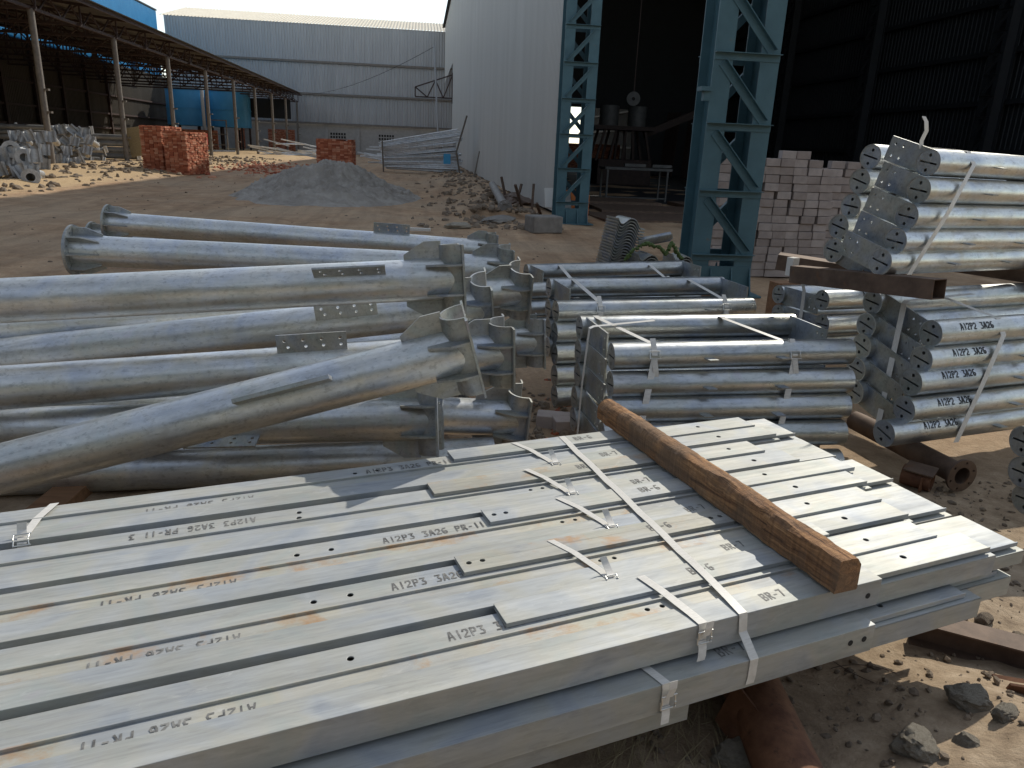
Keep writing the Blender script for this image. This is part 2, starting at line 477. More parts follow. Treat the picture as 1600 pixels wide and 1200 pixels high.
truss_me = tr.mesh('truss', M_TRUSS)
trs = MB()
for (xa, za, xb, zb) in [(.7, 7.1, -4.2, 7.6), (.2, 6.3, -4.2, 6.3)]: trs.bar((xa, 0, za), (xb, 0, zb), .12, .12)
for i in range(3):
    x = .2 - i*1.4; trs.bar((x, 0, 6.3), (x-1.4, 0, 7.2+i*.12), .07, .07); trs.bar((x, 0, 6.3), (x, 0, 7.15+i*.13), .07, .07)
truss_s = trs.mesh('truss_short', M_TRUSS)
for k in range(-7, 9):
    y = k*PS
    p = place('post', post_me, osd, TR(0, y, 0))
    if k >= 0:
        for z in (1.25+.1*(k % 2), 2.3, 3.2):
            place('lug', col_me, p, TR(.02, 0, z) @ RZ(R(-20)))
    place('roof_truss', truss_me if y < 52 else truss_s, osd, TR(0, y, 0))
    if y + PS/2 < 66:
        place('roof_truss', truss_me if y < 50 else truss_s, osd, TR(0, y+PS/2, 0))
for x in (.75, -2.2, -5.2, -8.2, -11.2, -14.2):
    L = 67.6 if x > -5 else 60
    z = 7.25 + (-x+.9)*.10 - .13
    MB().box(x-.04, x+.04, -62, L, z-.07, z+.07).obj('purlin', M_TRUSS, osd)
lt = MB()                                       # edge truss along the posts
lt.box(-.06, .06, -8, 68, 6.25, 6.37)
for i in range(36):
    y = -8 + i*PS/4
    if y < 66:
        lt.bar((0, y, 6.3), (0, y+PS/8, 7.05), .06, .06); lt.bar((0, y+PS/8, 7.05), (0, y+PS/4, 6.3), .06, .06)
lt.obj('edge_truss', M_TRUSS, osd)
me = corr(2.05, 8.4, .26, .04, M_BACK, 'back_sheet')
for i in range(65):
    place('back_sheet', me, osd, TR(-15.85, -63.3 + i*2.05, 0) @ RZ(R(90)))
for i in range(12):
    MB().box(-15.75, -15.5, -7 + i*5.1, -6.75 + i*5.1, 0, 8.3).obj('back_post', M_TRUSS, osd)
for z in (2.0, 3.4, 5.2):
    MB().box(-15.78, -15.6, -8, 69, z-.08, z+.08).obj('back_rail', M_TRUSS, osd)
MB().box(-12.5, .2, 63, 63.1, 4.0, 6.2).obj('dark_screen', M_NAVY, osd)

# blue tanks under the far end of the open shed
for i, (x, lab) in enumerate(((-27.2, 'blue steel tank nearer the back of the open shed'), (-22.4, 'blue steel tank nearer the posts of the open shed'))):
    t = thing('water_tank', lab, 'tank', TR(x, 97, 0), 'blue tanks at the end of the open shed')
    MB().tube((0,0,2.7), (0,0,6.7), 2.35, 40).obj('shell', M_TANK, t, smooth=40)
    for z in (2.75, 4.6, 6.6): MB().tube((0,0,z), (0,0,z+.12), 2.4, 40).obj('hoop', M_TANK, t, smooth=40)
    for k in range(6):
        a = k*math.pi/3+.3
        MB().bar((2.1*math.cos(a), 2.1*math.sin(a), 0), (2.1*math.cos(a), 2.1*math.sin(a), 2.7), .2, .2).obj('leg', M_TRUSS, t)
tag(MB().tube((-24.8, 94.4, 1.8), (-24.8, 94.4, 6.8), .2, 12).obj('white_pipe', M_WSHEET, smooth=40), 'white upright pipe between the two blue tanks', 'pipe')

# low brick walls seen through the far posts
def brick_wall(name, label, cat, x0, y0, L, H, T, rot, mat, bl=.23, bh=.085, kind='stuff', jitter=.01):
    root = thing(name, label, cat, TR(x0, y0, -.03) @ RZ(R(rot)))
    m = MB(); rows = int(H/bh); colsn = int(L/bl)
    m.box(.02, L-.02, .02, T-.02, 0, rows*bh-.01)
    for r in range(rows):
        off = (r % 2)*bl/2
        for c in range(colsn+1):
            xa = max(0, c*bl-off); xb = min(L, (c+1)*bl-off-.012)
            if xb - xa < .03: continue
            j = rnd.uniform(-jitter, jitter)
            m.box(xa, xb, -.012+j, .1, r*bh, (r+1)*bh-.010)
            m.box(xa, xb, T-.1, T+.012+j, r*bh, (r+1)*bh-.010)
        for c in range(int(T/bl)+1):
            ya = max(.0, c*bl-off); yb = min(T, (c+1)*bl-off-.012)
            if yb - ya < .03: continue
            j = rnd.uniform(-jitter, jitter)
            m.box(-.012+j, .1, ya, yb, r*bh+.001, (r+1)*bh-.011); m.box(L-.1, L+.012+j, ya, yb, r*bh+.001, (r+1)*bh-.011)
    o = m.obj('bricks', mat, root); tag(o, kind='stuff')
    return root
brick_wall('brick_pier', 'lone orange brick pier beyond the end of the open shed', 'brick pier', -24.1, 106, 1.1, 4.8, .8, 0, M_BRICK)
brick_wall('brick_wall', 'low orange brick wall under the blue tanks', 'brick wall', -27.5, 92.5, 4.5, 2.3, .4, 0, M_BRICK)
brick_wall('brick_wall', 'brown brick wall beyond the last posts of the open shed', 'brick wall', -19.9, 106.3, 3.4, 2.9, .4, 0, M_BRICK)

# bushes glimpsed through the end of the open shed
def tree(x, y, h, r, label):
    t = thing('tree', label, 'tree', TR(x, y, 0), 'trees beyond the open shed')
    MB().tube((0,0,0), (.1,0,h*.55), .22, 8, .10).obj('trunk', M_STICK, t, smooth=60)
    m = MB(); q = random.Random(int(x*10))
    for i in range(5):
        a = q.uniform(0, 6.3); m2 = Vector((math.cos(a)*r*.6, math.sin(a)*r*.6, h*q.uniform(.6, .9)))
    for i in range(1500):
        a = q.uniform(0, 6.3); b = q.uniform(-.9, 1); rr = r*(q.uniform(.35, 1)**.5)*(.75+.35*noise.noise(Vector((a*1.3, b*2, x))))
        c = Vector((rr*math.cos(a)*math.sqrt(max(0, 1-b*b*.8)), rr*math.sin(a)*math.sqrt(max(0, 1-b*b*.8)), h*.62+b*h*.38))
        e = Matrix.Rotation(q.uniform(0, 6.3), 3, 'Z') @ Matrix.Rotation(q.uniform(-1.2, 1.2), 3, 'X')
        sz = q.uniform(.14, .3)
        m.add([c + e @ Vector(p) for p in ((-sz, -sz*.6, 0), (sz, -sz*.6, 0), (sz*.8, sz*.6, .05), (-sz*.8, sz*.6, .05))], [(0,1,2,3)])
    m.obj('crown', M_LEAF, t)
tree(-30.5, 128, 6.5, 3.0, 'dusty green tree seen behind the brick pier')
tree(-25.4, 131, 5.6, 2.6, 'dusty green tree seen right of the brick pier')

# unseen tree belt, added to give the zinc a dark low band to mirror
q = random.Random(5); m = MB()
for i in range(7000):
    x = q.uniform(-46, 48); hgt = 10.5 + 2.5*noise.noise(V3((x*.17, 0, 0))) + 1.2*noise.noise(V3((x*.6, 3, 0)))
    c = V3((x, -19 + q.uniform(-2.5, 2.5), hgt*q.random()**.8)); e = Matrix.Rotation(q.uniform(0, 6.3), 3, 'Z') @ Matrix.Rotation(q.uniform(-1.3, 1.3), 3, 'X')
    sz = q.uniform(.35, .8)
    m.add([c + e @ V3(p) for p in ((-sz, -sz*.6, 0), (sz, -sz*.6, 0), (sz*.8, sz*.6, .1), (-sz*.8, sz*.6, .1))], [(0,1,2,3)])
tag(m.obj('added_tree_belt', M_LEAF, None), 'unseen belt of trees added to darken the zinc reflections', 'trees', kind='stuff')

# ================================================================== BIG WHITE SHED on the right
WX, EAVE, Y0, Y1 = 3.35, 16.35, 18.75, 106.5
ws = thing('white_shed', 'tall shed with white ribbed side wall and dark open interior', 'shed', TR(WX, Y0, 0))
L1 = 61.6; pw = 1.4
me = corr(pw, EAVE-.12, .2, .028, M_WSHEET, 'wall_panel', flat=.62)
for i in range(int(L1/pw)):
    # local x -> -Y so that the ribs face the yard (-X)
    M = Matrix(((0, 1, 0, 0), (-1, 0, 0, (i+1)*pw), (0, 0, 1, .10 + (.05 if i < 6 else 0) - .02*(i % 3)), (0, 0, 0, 1)))
    place('wall_panel', me, ws, M)
me = corr(pw, EAVE-9.6, .2, .028, M_WSHEET, 'upper_wall_panel', flat=.62)
for i in range(int(L1/pw), int((Y1-Y0)/pw)):
    M = Matrix(((0, 1, 0, 0), (-1, 0, 0, (i+1)*pw), (0, 0, 1, 9.6), (0, 0, 0, 1)))
    place('wall_panel', me, ws, M)
LEN = Y1 - Y0
MB().box(.35, .75, .6, L1, -.1, .30).obj('plinth', M_CONC, ws)
RIDGE_X, WID = 9.3, 18.6
for s, (xa, za, xb, zb) in enumerate(((-.35, EAVE, RIDGE_X, 17.6), (RIDGE_X, 17.6, WID+.3, EAVE))):
    # leave two short strips open: daylight shows through them
    for (ya, yb) in ((.0, 24), (24.35, 33), (33.4, 88)):
        m = MB(); m.add([(xa, ya, za), (xb, ya, zb), (xb, yb, zb), (xa, yb, za), (xa, ya, za+.06), (xb, ya, zb+.06), (xb, yb, zb+.06), (xa, yb, za+.06)],
                        [(0,3,2,1),(4,5,6,7),(0,1,5,4),(1,2,6,5),(2,3,7,6),(3,0,4,7)])
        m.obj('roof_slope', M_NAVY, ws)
    for (ya, yb) in ((24, 24.35), (33, 33.4)):
        for f0, f1 in ((0, .30), (.42, .62), (.75, 1.0)):
            p = lambda f, y, d=0: (xa+(xb-xa)*f, y, za+(zb-za)*f+d)
            m = MB(); m.add([p(f0,ya), p(f1,ya), p(f1,yb), p(f0,yb), p(f0,ya,.05), p(f1,ya,.05), p(f1,yb,.05), p(f0,yb,.05)],
                            [(0,3,2,1),(4,5,6,7),(0,1,5,4),(1,2,6,5),(2,3,7,6),(3,0,4,7)])
            m.obj('roof_strip', M_NAVY, ws)
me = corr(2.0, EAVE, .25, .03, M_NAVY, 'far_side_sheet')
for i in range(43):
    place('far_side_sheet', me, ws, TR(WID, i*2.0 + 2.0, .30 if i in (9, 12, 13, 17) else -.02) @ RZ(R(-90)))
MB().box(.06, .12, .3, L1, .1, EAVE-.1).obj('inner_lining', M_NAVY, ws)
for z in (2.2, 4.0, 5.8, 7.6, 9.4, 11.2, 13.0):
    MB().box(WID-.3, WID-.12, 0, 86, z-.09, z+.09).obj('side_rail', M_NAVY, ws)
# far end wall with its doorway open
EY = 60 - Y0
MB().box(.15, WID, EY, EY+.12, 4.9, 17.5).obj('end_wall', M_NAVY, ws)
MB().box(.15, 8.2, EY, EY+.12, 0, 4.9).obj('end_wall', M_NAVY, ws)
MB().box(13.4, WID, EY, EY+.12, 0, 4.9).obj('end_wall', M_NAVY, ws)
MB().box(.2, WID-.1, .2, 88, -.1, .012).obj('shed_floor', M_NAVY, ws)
for y in (10, 20, 30):
    m = MB()
    m.bar((.2, y, 14.6), (WID, y, 14.6), .2, .2)
    for k in range(9):
        x = .2 + k*2.05; m.bar((x, y, 14.6), (x+1.02, y, 16.3), .1, .1); m.bar((x+1.02, y, 16.3), (x+2.05, y, 14.6), .1, .1)
    m.obj('roof_truss', M_NAVY, ws)
# brick boundary wall seen through the doorway
brick_wall('boundary_wall', 'brown brick wall outside the far doorway of the white shed', 'brick wall', 10, 72, 9, 2.4, .4, 0, M_BRICK)

# ---- laced columns
def column(x, y, H, label, cat, flip, mat, yaw=0, detail=True):
    root = thing('laced_column', label, cat, TR(x, y, 0) @ RZ(R(yaw)), 'laced steel columns of the white shed')
    W, D_, fw, pitch = .76, .42, .22, .735
    for sx in (-1, 1):
        cx_ = sx*(W/2 - fw/2); m = MB()
        m.box(cx_-fw/2, cx_+fw/2, -.012, .006, .02, H)
        m.box(cx_-fw/2, cx_+fw/2, D_-.006, D_+.012, .02, H)
        m.box(cx_-.007, cx_+.007, .006, D_-.006, .02, H)
        m.obj('column_leg', mat, root, bevel=0)
    m = MB(); m.box(-W/2-.12, W/2+.12, -.14, D_+.14, 0, .022); m.obj('base_plate', mat, root)
    for sx in (-1, -.36, .36, 1):
        for yy, d in ((-.13, 1), (D_+.013, -1)):
            x_ = sx*(W/2-.02); mm = MB()
            mm.add([(x_-.007, yy, .022), (x_+.007, yy, .022), (x_+.007, yy+.117, .022), (x_-.007, yy+.117, .022),
                    (x_-.007, yy+(.10 if d > 0 else 0), .34), (x_+.007, yy+(.10 if d > 0 else 0), .34), (x_+.007, yy+(.117 if d > 0 else .017), .34), (x_-.007, yy+(.117 if d > 0 else .017), .34)],
                   [(0,3,2,1),(4,5,6,7),(0,1,5,4),(1,2,6,5),(2,3,7,6),(3,0,4,7)])
            mm.obj('base_stiffener', mat, root)
    mm = MB().box(-W/2+.01, W/2-.01, -.022, -.012, .022, .36); mm.obj('base_web', mat, root)
    strut = MB(); strut.box(-W/2, W/2, -.085, -.014, .036, .044); strut.box(-W/2, W/2, -.023, -.014, -.035, .036)
    sme = strut.mesh('strut', mat)
    strutb = MB(); strutb.box(-W/2, W/2, D_+.014, D_+.075, .036, .044); strutb.box(-W/2, W/2, D_+.014, D_+.023, -.035, .036)
    sbe = strutb.mesh('strut_back', mat)
    x0 = W/2 - .10; ang = math.atan2(pitch-.13, 2*x0); Ld = math.hypot(2*x0, pitch-.13)
    dia = MB(); dia.box(-Ld/2, Ld/2, -.024, -.015, -.045, .045); dia.box(-Ld/2, Ld/2, -.085, -.024, .037, .045)
    dme = dia.mesh('diagonal', mat)
    dib = MB(); dib.box(-Ld/2, Ld/2, D_+.015, D_+.024, -.045, .045); dib.box(-Ld/2, Ld/2, D_+.024, D_+.08, .037, .045)
    dbe = dib.mesh('diagonal_back', mat)
    nz = int((H-.5)/pitch)
    for i in range(nz+1):
        z = .46 + i*pitch
        place('strut', sme, root, TR(0, 0, z)); place('strut', sbe, root, TR(0, 0, z))
        if i < nz:
            s = 1 if flip else -1
            place('diagonal', dme, root, TR(0, 0, z+pitch/2) @ RY(-s*ang))
            place('diagonal', dbe, root, TR(0, 0, z+pitch/2) @ RY(s*ang))
    return root
c1 = column(3.47, 17.0, 13.5, 'blue grey laced column at the near edge of the white wall', 'column', True, M_TEAL)
c2 = column(3.60, 8.5, 4.45, 'large teal laced column standing beside the pale block stack', 'column', False, M_TEAL)
MB().box(-.50, -.38, -.06, .10, 2.30, 2.345).obj('bracket', M_TEAL, c2)
MB().box(-.45, -.38, -.02, .06, 2.20, 2.30).obj('bracket', M_TEAL, c2)
for i, y in enumerate((27, 35.5, 44)):
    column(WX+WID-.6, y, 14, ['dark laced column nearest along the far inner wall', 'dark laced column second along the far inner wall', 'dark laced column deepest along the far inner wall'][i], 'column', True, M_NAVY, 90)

# ================================================================== STENCIL LETTERING
GL = {
 'A': [[(0,0),(.24,1)], [(.36,1),(.60,0)], [(.2,.33),(.4,.33)]],
 'I': [[(.3,0),(.3,1)]], '1': [[(.3,0),(.3,1)]],
 '2': [[(.03,.74),(.12,.95),(.46,.95),(.57,.72)], [(.55,.58),(.08,.14)], [(.03,.05),(.6,.05)]],
 'P': [[(.07,0),(.07,1)], [(.22,.95),(.5,.95),(.58,.73),(.48,.5),(.22,.5)]],
 'R': [[(.07,0),(.07,1)], [(.22,.95),(.5,.95),(.58,.75),(.48,.55),(.22,.55)], [(.32,.44),(.6,0)]],
 'B': [[(.07,0),(.07,1)], [(.22,.95),(.5,.95),(.57,.76),(.46,.56),(.22,.56)], [(.22,.46),(.5,.46),(.6,.26),(.5,.05),(.22,.05)]],
 '3': [[(.03,.95),(.56,.95),(.3,.62)], [(.3,.5),(.5,.46),(.58,.26),(.46,.05),(.03,.05)]],
 '6': [[(.56,.95),(.2,.95),(.06,.7),(.06,.3),(.18,.05),(.46,.05),(.58,.26),(.48,.44),(.26,.44)]],
 '7': [[(.03,.95),(.58,.95)], [(.5,.8),(.26,0)]],
 '-': [[(.12,.45),(.48,.45)]],
}
def glyph_quads(text, h, wd=.15, cut=None, asp=.72):
    """list of quads in the (u,v) plane, baseline at v=0, text runs along +u"""
    out = []; u = 0; q = random.Random(text)
    for ch in text:
        if ch in GL:
            for path in GL[ch]:
                for (a, b) in zip(path, path[1:]):
                    A = Vector((a[0]*asp, a[1])); B = Vector((b[0]*asp, b[1])); d = (B-A).normalized(); n = Vector((-d.y, d.x))*wd/2*q.uniform(.85, 1.1)
                    A = A - d*wd*.28; B = B + d*wd*.28
                    pts = [A-n, B-n, B+n, A+n]
                    if cut is not None: pts = [Vector((p.x, max(p.y, cut))) for p in pts]
                    if cut is not None and max(p.y for p in pts) - cut < .02: continue
                    out.append([((u+p.x)*h, p.y*h) for p in pts])
        u += .80*asp if ch in 'I1' else (.72 if ch == ' ' else .90*asp)
    return out, u*h
def flat_text(text, h, parent, M, cut=None, name='stencil_lettering'):
    qs, L = glyph_quads(text, h, cut=cut); m = MB()
    for i, q in enumerate(qs): m.add([(p[0], p[1], .00002*i) for p in q], [(0,1,2,3)])
    return tag(place(name, m.mesh(name, M_INK, recalc=False), parent, M), kind='stuff'), L
def tube_text(text, h, r, x0, th0, parent):
    """on a tube along x; th measured from +z towards -y"""
    qs, L = glyph_quads(text, h, wd=.17); m = MB(); rr = r + .0007
    def on(p, i): return (x0+p[0], -(rr+.00002*i)*math.sin(th0 - p[1]/r), (rr+.00002*i)*math.cos(th0 - p[1]/r))
    for i, q in enumerate(qs):
        K = 5; A, B, C_, D_ = [Vector(p) for p in q]
        m.add([on(A.lerp(B, k/K), i) for k in range(K+1)] + [on(D_.lerp(C_, k/K), i) for k in range(K+1)], [(k, k+1, K+2+k, K+1+k) for k in range(K)])
    return tag(place('stencil_lettering', m.mesh('stencil_lettering', M_BLACK, recalc=False), parent), kind='stuff')

# ================================================================== PALLET OF CHANNELS IN FRONT
DA = R(16.0)
DM = RZ(DA)                       # u = local x, v = local y
ZT = .50; PIT = .2425; V0 = 1.232; DEP = .083
def hexhole(x, y, r=.009): return circ(x, y, r, 12)
def chan(u0, u1, v0, v1, zt, dep, web='near', holes=(), lip=.0, t=.004, mat=None):
    """channel lying with its web vertical: top flange with holes, web at the near or far side, bottom flange"""
    m = MB()
    outer = [(u0, v0), (u1, v0), (u1, v1), (u0, v1)]
    tri = tessellate_polygon([[Vector((p[0], p[1], 0)) for p in l] for l in [outer] + [list(h) for h in holes]])
    pts = outer + [p for h in holes for p in h]; n = len(pts)
    m.add([(p[0], p[1], zt) for p in pts] + [(p[0], p[1], zt-t) for p in pts],
          [tuple(a) for a in tri] + [tuple(n+i for i in reversed(a)) for a in tri] +
          [(i, (i+1) % 4, n+(i+1) % 4, n+i) for i in range(4)] +
          [f for k, h in enumerate(holes) for f in [(4+sum(len(holes[j]) for j in range(k))+i, 4+sum(len(holes[j]) for j in range(k))+(i+1) % len(h),
            n+4+sum(len(holes[j]) for j in range(k))+(i+1) % len(h), n+4+sum(len(holes[j]) for j in range(k))+i) for i in range(len(h))]])
    if web == 'near': m.box(u0+.0005, u1-.0005, v0+.0002, v0+t, zt-dep, zt-t*.5)
    else: m.box(u0+.0005, u1-.0005, v1-t, v1-.0002, zt-dep, zt-t*.5)
    m.box(u0, u1, v0, v1, zt-dep-.0005, zt-dep+t-.001)
    if lip:
        if web == 'near': m.box(u0, u1, v1-t, v1+.0004, zt-lip, zt+.0025)
        else: m.box(u0, u1, v0-.0006, v0+t, zt-lip, zt+.0040)
    return m
rowname = ['nearest', 'second', 'middle', 'fourth', 'farthest']
chg = 'galvanised channels laid side by side on the front pallet'
def dthing(name, label, cat='steel channel', group=chg):
    return thing(name, label, cat, DM.copy(), group)
BRS = [.618, .595, .765, .66, .81]            # where each BR-6 strip starts
BRE = [1.62, 1.50, 1.72, 1.66, 1.60]
B7E = [1.69, 1.74, 1.66, 1.72, 1.63]
E2 = [2.17, 2.13, 2.19, 2.12, 2.20]
FLAP = MB()
for k in range(5):
    v0 = V0 + k*PIT; rn = rowname[k]; dz = [-.001, .0015, 0, -.002, .001][k]
    z = ZT + dz
    mat7 = M_DECK
    # outer channel with the BR-7 mark (near half of the unit)
    h7 = [hexhole(.985, v0+.104, .0070), hexhole(1.03, v0+.104, .0070)] if k in (0, 1, 2, 3) else []
    t = dthing('steel_channel', f'long channel marked BR-7, near half of the {rn} row on the upper layer')
    m = chan(-1.75, B7E[k], v0, v0+.080, z, DEP, 'near')
    o = m.obj('channel_body', mat7, t, bevel=.0016)
    ti = dthing('steel_channel', f'narrow inner channel with a raised lip, middle of the {rn} row on the upper layer')
    m = chan(-1.75, B7E[k]-.03, v0+.0812, v0+.128, z-.0035, DEP-.004, 'far', h7)
    m.box(-1.75, B7E[k]-.03, v0+.1235, v0+.1284, z-.006, z+.0045)
    m.obj('channel_body', M_DECKR if k in (0, 1, 2) else M_DECK, ti, bevel=.0012)
    for uu in (B7E[k]-.10, B7E[k]-.045):
        if k == 0 and uu > 1.6:
            MB().tube((uu, v0-.0012, z-.045), (uu, v0+.002, z-.045), .0085, 14).obj('bolt_hole', M_HOLE, t)
    u7 = [1.310, 1.375, 1.415, 1.36, 1.37][k]
    flat_text('BR-7', .030, t, TR(u7-.01, v0+.026, z+.0006) @ RZ(R(2)))
    # rotated lettering, half cut by the edge
    if k != 3:
        uu = [.015, .0, .005, 0, .085][k]
        flat_text('AI2P3 3A26 PR-11', .031, ti, TR(uu+.02, v0+.100, z-.0035+.0006) @ RZ(math.pi))
    # far channel with the AI2P3 mark
    hp = {0: [(.245, .175)], 1: [(.20, .175), (.292, .175)], 2: [(.19, .175), (.285, .175)], 3: [(.23, .19), (.225, .155)], 4: [(.45, .175), (.53, .175)]}[k]
    t2 = dthing('steel_channel', f'long channel marked AI2P3, far half of the {rn} row on the upper layer')
    m = chan(-1.75, 1.55, v0+.1295, v0+.222, z-.0065, DEP, 'far', [circ(a, v0+b, .008, 12) for a, b in hp])
    m.obj('channel_body', M_DECK, t2, bevel=.0014)
    if k == 3:
        flat_text('AI2P3 3A26 PR-11 3', .030, t2, TR(.10, v0+.200, z-.006+.0002) @ RZ(math.pi))
    else:
        ut = [.475, .40, .435, 0, .49][k]
        flat_text('AI2P3 3A26 PR-11', .031, t2, TR(ut, v0+.158, z-.006+.0002))
    # BR-6 strip on top, covering the gap
    t3 = dthing('steel_channel', f'flat channel marked BR-6 lying over the gap of the {rn} row')
    bh = []
    if k in (1, 2): bh = [circ(BRS[k]+.028, v0+.20, .008, 12), circ(BRS[k]+.068, v0+.20, .008, 12)]
    if k == 1: bh += [circ(1.44, v0+.20, .008, 12), circ(1.475, v0+.20, .008, 12)]
    zt = z + .0065
    m = MB()
    m = chan(BRS[k], BRE[k], v0+.158, v0+.2445, zt, .012, 'near', bh, t=.0042)
    m.obj('channel_body', M_DECKR if k % 2 else M_DECK, t3, bevel=.0012)
    u6 = [1.215, 1.24, 1.36, 1.245, 1.36][k]
    flat_text('BR-6', .032, t3, TR(u6-.03, v0+.188, zt+.0006) @ RZ(R(1)))
    # inner lipped channels that slide out at the right hand end
    def lipped(u0, u1, va, vb, zt_, holes, label, mat=M_DECK, dep=.080):
        tt = dthing('steel_channel', label, group='lipped channels sticking out at the right end of the front pallet')
        m = chan(u0, u1, va+.016, vb, zt_, dep, 'far', holes, lip=.012)
        m.obj('channel_body', mat, tt, bevel=.0014)
        if 'far half' in label: return tt
        m2 = MB(); m2.box(u0, u1+.012, va, va+.0035, zt_-dep, zt_-.019); m2.box(u0, u1+.012, va, va+.05, zt_-.0225, zt_-.019)
        m2.obj('lower_lip', mat, tt, bevel=.0012)
        return tt
    lipped(1.30+.12, E2[k]-.02*(k % 2), v0+.006, v0+.1255, z-.0065, [circ(1.86+.02*k, v0+.075, .0095, 12)] , f'lipped channel end, near half of the {rn} row, with a round hole')
    tt = dthing('steel_channel', f'wide channel end lying just below the others at the right of the {rn} row', group='lipped channels sticking out at the right end of the front pallet')
    m = chan(1.60, 2.285+[.03, .02, .05, .015, .03][k], v0+.030, v0+.226, z-.021, .062, 'far', lip=.010); m.obj('channel_body', M_DECK, tt, bevel=.0014)
    m2 = MB(); m2.box(1.60, 2.30+[.03, .02, .05, .015, .03][k], v0+.012, v0+.0155, z-.085, z-.040); m2.box(1.60, 2.30+[.03, .02, .05, .015, .03][k], v0+.012, v0+.06, z-.0435, z-.040)
    m2.obj('lower_lip', M_DECK, tt, bevel=.0012)
    lipped(1.57, E2[k]-.10+.075*(k % 3), v0+.111, v0+.237, z-.003 + .002*(k % 2), [circ(1.80+.03*k, v0+.19, .0085, 12)] if k else [circ(1.83, v0+.185, .0085, 12)],
           f'lipped channel end, far half of the {rn} row, beyond the timber')
# lower layer, set a little towards the camera
VL = P_v = None
pl = atz(1153, 1037, .402); VL = -pl.x*math.sin(DA) + pl.y*math.cos(DA)
ZL = .402
for k in range(5):
    v0 = VL + k*.2500; rn = rowname[k]
    t = dthing('steel_channel', f'long channel of the lower layer, {rn} row' + (', marked BR-7' if k == 0 else ''), group='channels of the lower layer of the front pallet')
    ue = [1.628, 1.66, 1.60, 1.70, 1.65][k]
    m = chan(-1.75, ue, v0, v0+.128, ZL, DEP, 'near', lip=.010)
    m.obj('channel_body', M_DECK, t, bevel=.0016)
    if k == 0:
        flat_text('BR-7', .034, t, TR(1.135, v0+.035, ZL+.0006) @ RZ(R(2)))
        for uu in (ue-.085, ue-.035):
            MB().tube((uu, v0-.0012, ZL-.038), (uu, v0+.002, ZL-.038), .0085, 14).obj('bolt_hole', M_HOLE, t)
    t = dthing('steel_channel', f'back channel of the lower layer, {rn} row, under the upper layer', group='channels of the lower layer of the front pallet')
    m = chan(-1.75, [1.60, 1.7, 1.65, 1.7, 1.68][k], v0+.131, v0+.24, ZL-.003, DEP, 'far'); m.obj('channel_body', M_DECK, t, bevel=.0014)
    def lipped2(u0, u1, va, vb, zt_, holes, label):
        tt = dthing('steel_channel', label, group='lower lipped channels sticking out at the right end of the front pallet')
        m = chan(u0, u1, va+.018, vb, zt_, .078, 'far', holes, lip=.012); m.obj('channel_body', M_DECK, tt, bevel=.0014)
        m2 = MB(); m2.box(u0, u1+.05, va, va+.0035, zt_-.08, zt_-.014); m2.box(u0, u1+.05, va, va+.05, zt_-.0175, zt_-.014)
        m2.obj('lower_lip', M_DECK, tt, bevel=.0012)
    lipped2(1.45, 2.02+.02*k, v0+.006, v0+.124, ZL-.005, [circ(1.72, v0+.07, .0095, 12)], f'lower lipped channel end in the {rn} row, shaded by the layer above')
    lipped2(1.55, 2.235+.018*k, v0+.06, v0+.236, ZL-.008, [], f'lower wide channel end in the {rn} row, sticking out farthest')
# bottom layer, set back, and the bearers under the pallet
for k in range(5):
    v0 = VL + .03 + k*.25
    t = dthing('steel_channel', f'shadowed channel of the bottom layer, {rowname[k]} row', group='channels of the bottom layer of the front pallet')
    chan(-1.75, 1.05 if k == 0 else 2.1, v0, v0+.215, ZL-DEP-.004, .075, 'near').obj('channel_body', M_DECK, t, bevel=.0014)
for i, (uu, lab) in enumerate(((-1.2, 'timber bearer under the left end of the front pallet'), (.35, 'timber bearer under the middle of the front pallet'), (1.9, 'timber bearer under the right end of the front pallet'))):
    tag(MB().box(uu-.06, uu+.06, VL+(.16 if uu < 1 else .75), 2.45, -.02, ZL-DEP-.080).obj('timber_bearer', M_BROWN, None, DM.copy(), bevel=.004), lab, 'timber')

# ---- straps on the pallet
def ribbon(path, wdir, wd, thick=.0011):
    """flat band following path (list of vectors), width along wdir"""
    m = MB(); n = len(path); W_ = Vector(wdir).normalized()*wd/2
    vs = []
    for i, p in enumerate(path):
        a = path[max(0, i-1)]; b = path[min(n-1, i+1)]; d = (b-a).normalized(); nn = d.cross(W_).normalized()*thick/2
        vs += [p-W_-nn, p+W_-nn, p+W_+nn, p-W_+nn]
    fs = []
    for i in range(n-1):
        for j in range(4):
            fs.append((i*4+j, i*4+(j+1) % 4, i*4+4+(j+1) % 4, i*4+4+j))
    fs += [(3,2,1,0), (n*4-4, n*4-3, n*4-2, n*4-1)]
    return m.add(vs, fs)
def buckle(parent, M, wd=.028, ln=.030):
    m = MB(); r = .0021
    for s in (-1, 1):
        m.tube((-wd/2-.004, s*ln/2, 0), (wd/2+.008, s*ln/2, 0), r, 8)
        m.tube((-wd/2-.003, s*ln/2, 0), (-wd/2-.003, 0, .004*s), r, 8)
        m.tube((wd/2+.003, s*ln/2, 0), (wd/2+.001, -s*ln*.1, .006), r, 8)
    m.tube((-wd/2-.003, -ln/2, 0), (-wd/2-.003, ln/2, 0), r, 8)
    return m.obj('buckle', M_WIRE, parent, M, smooth=50)
V3 = Vector
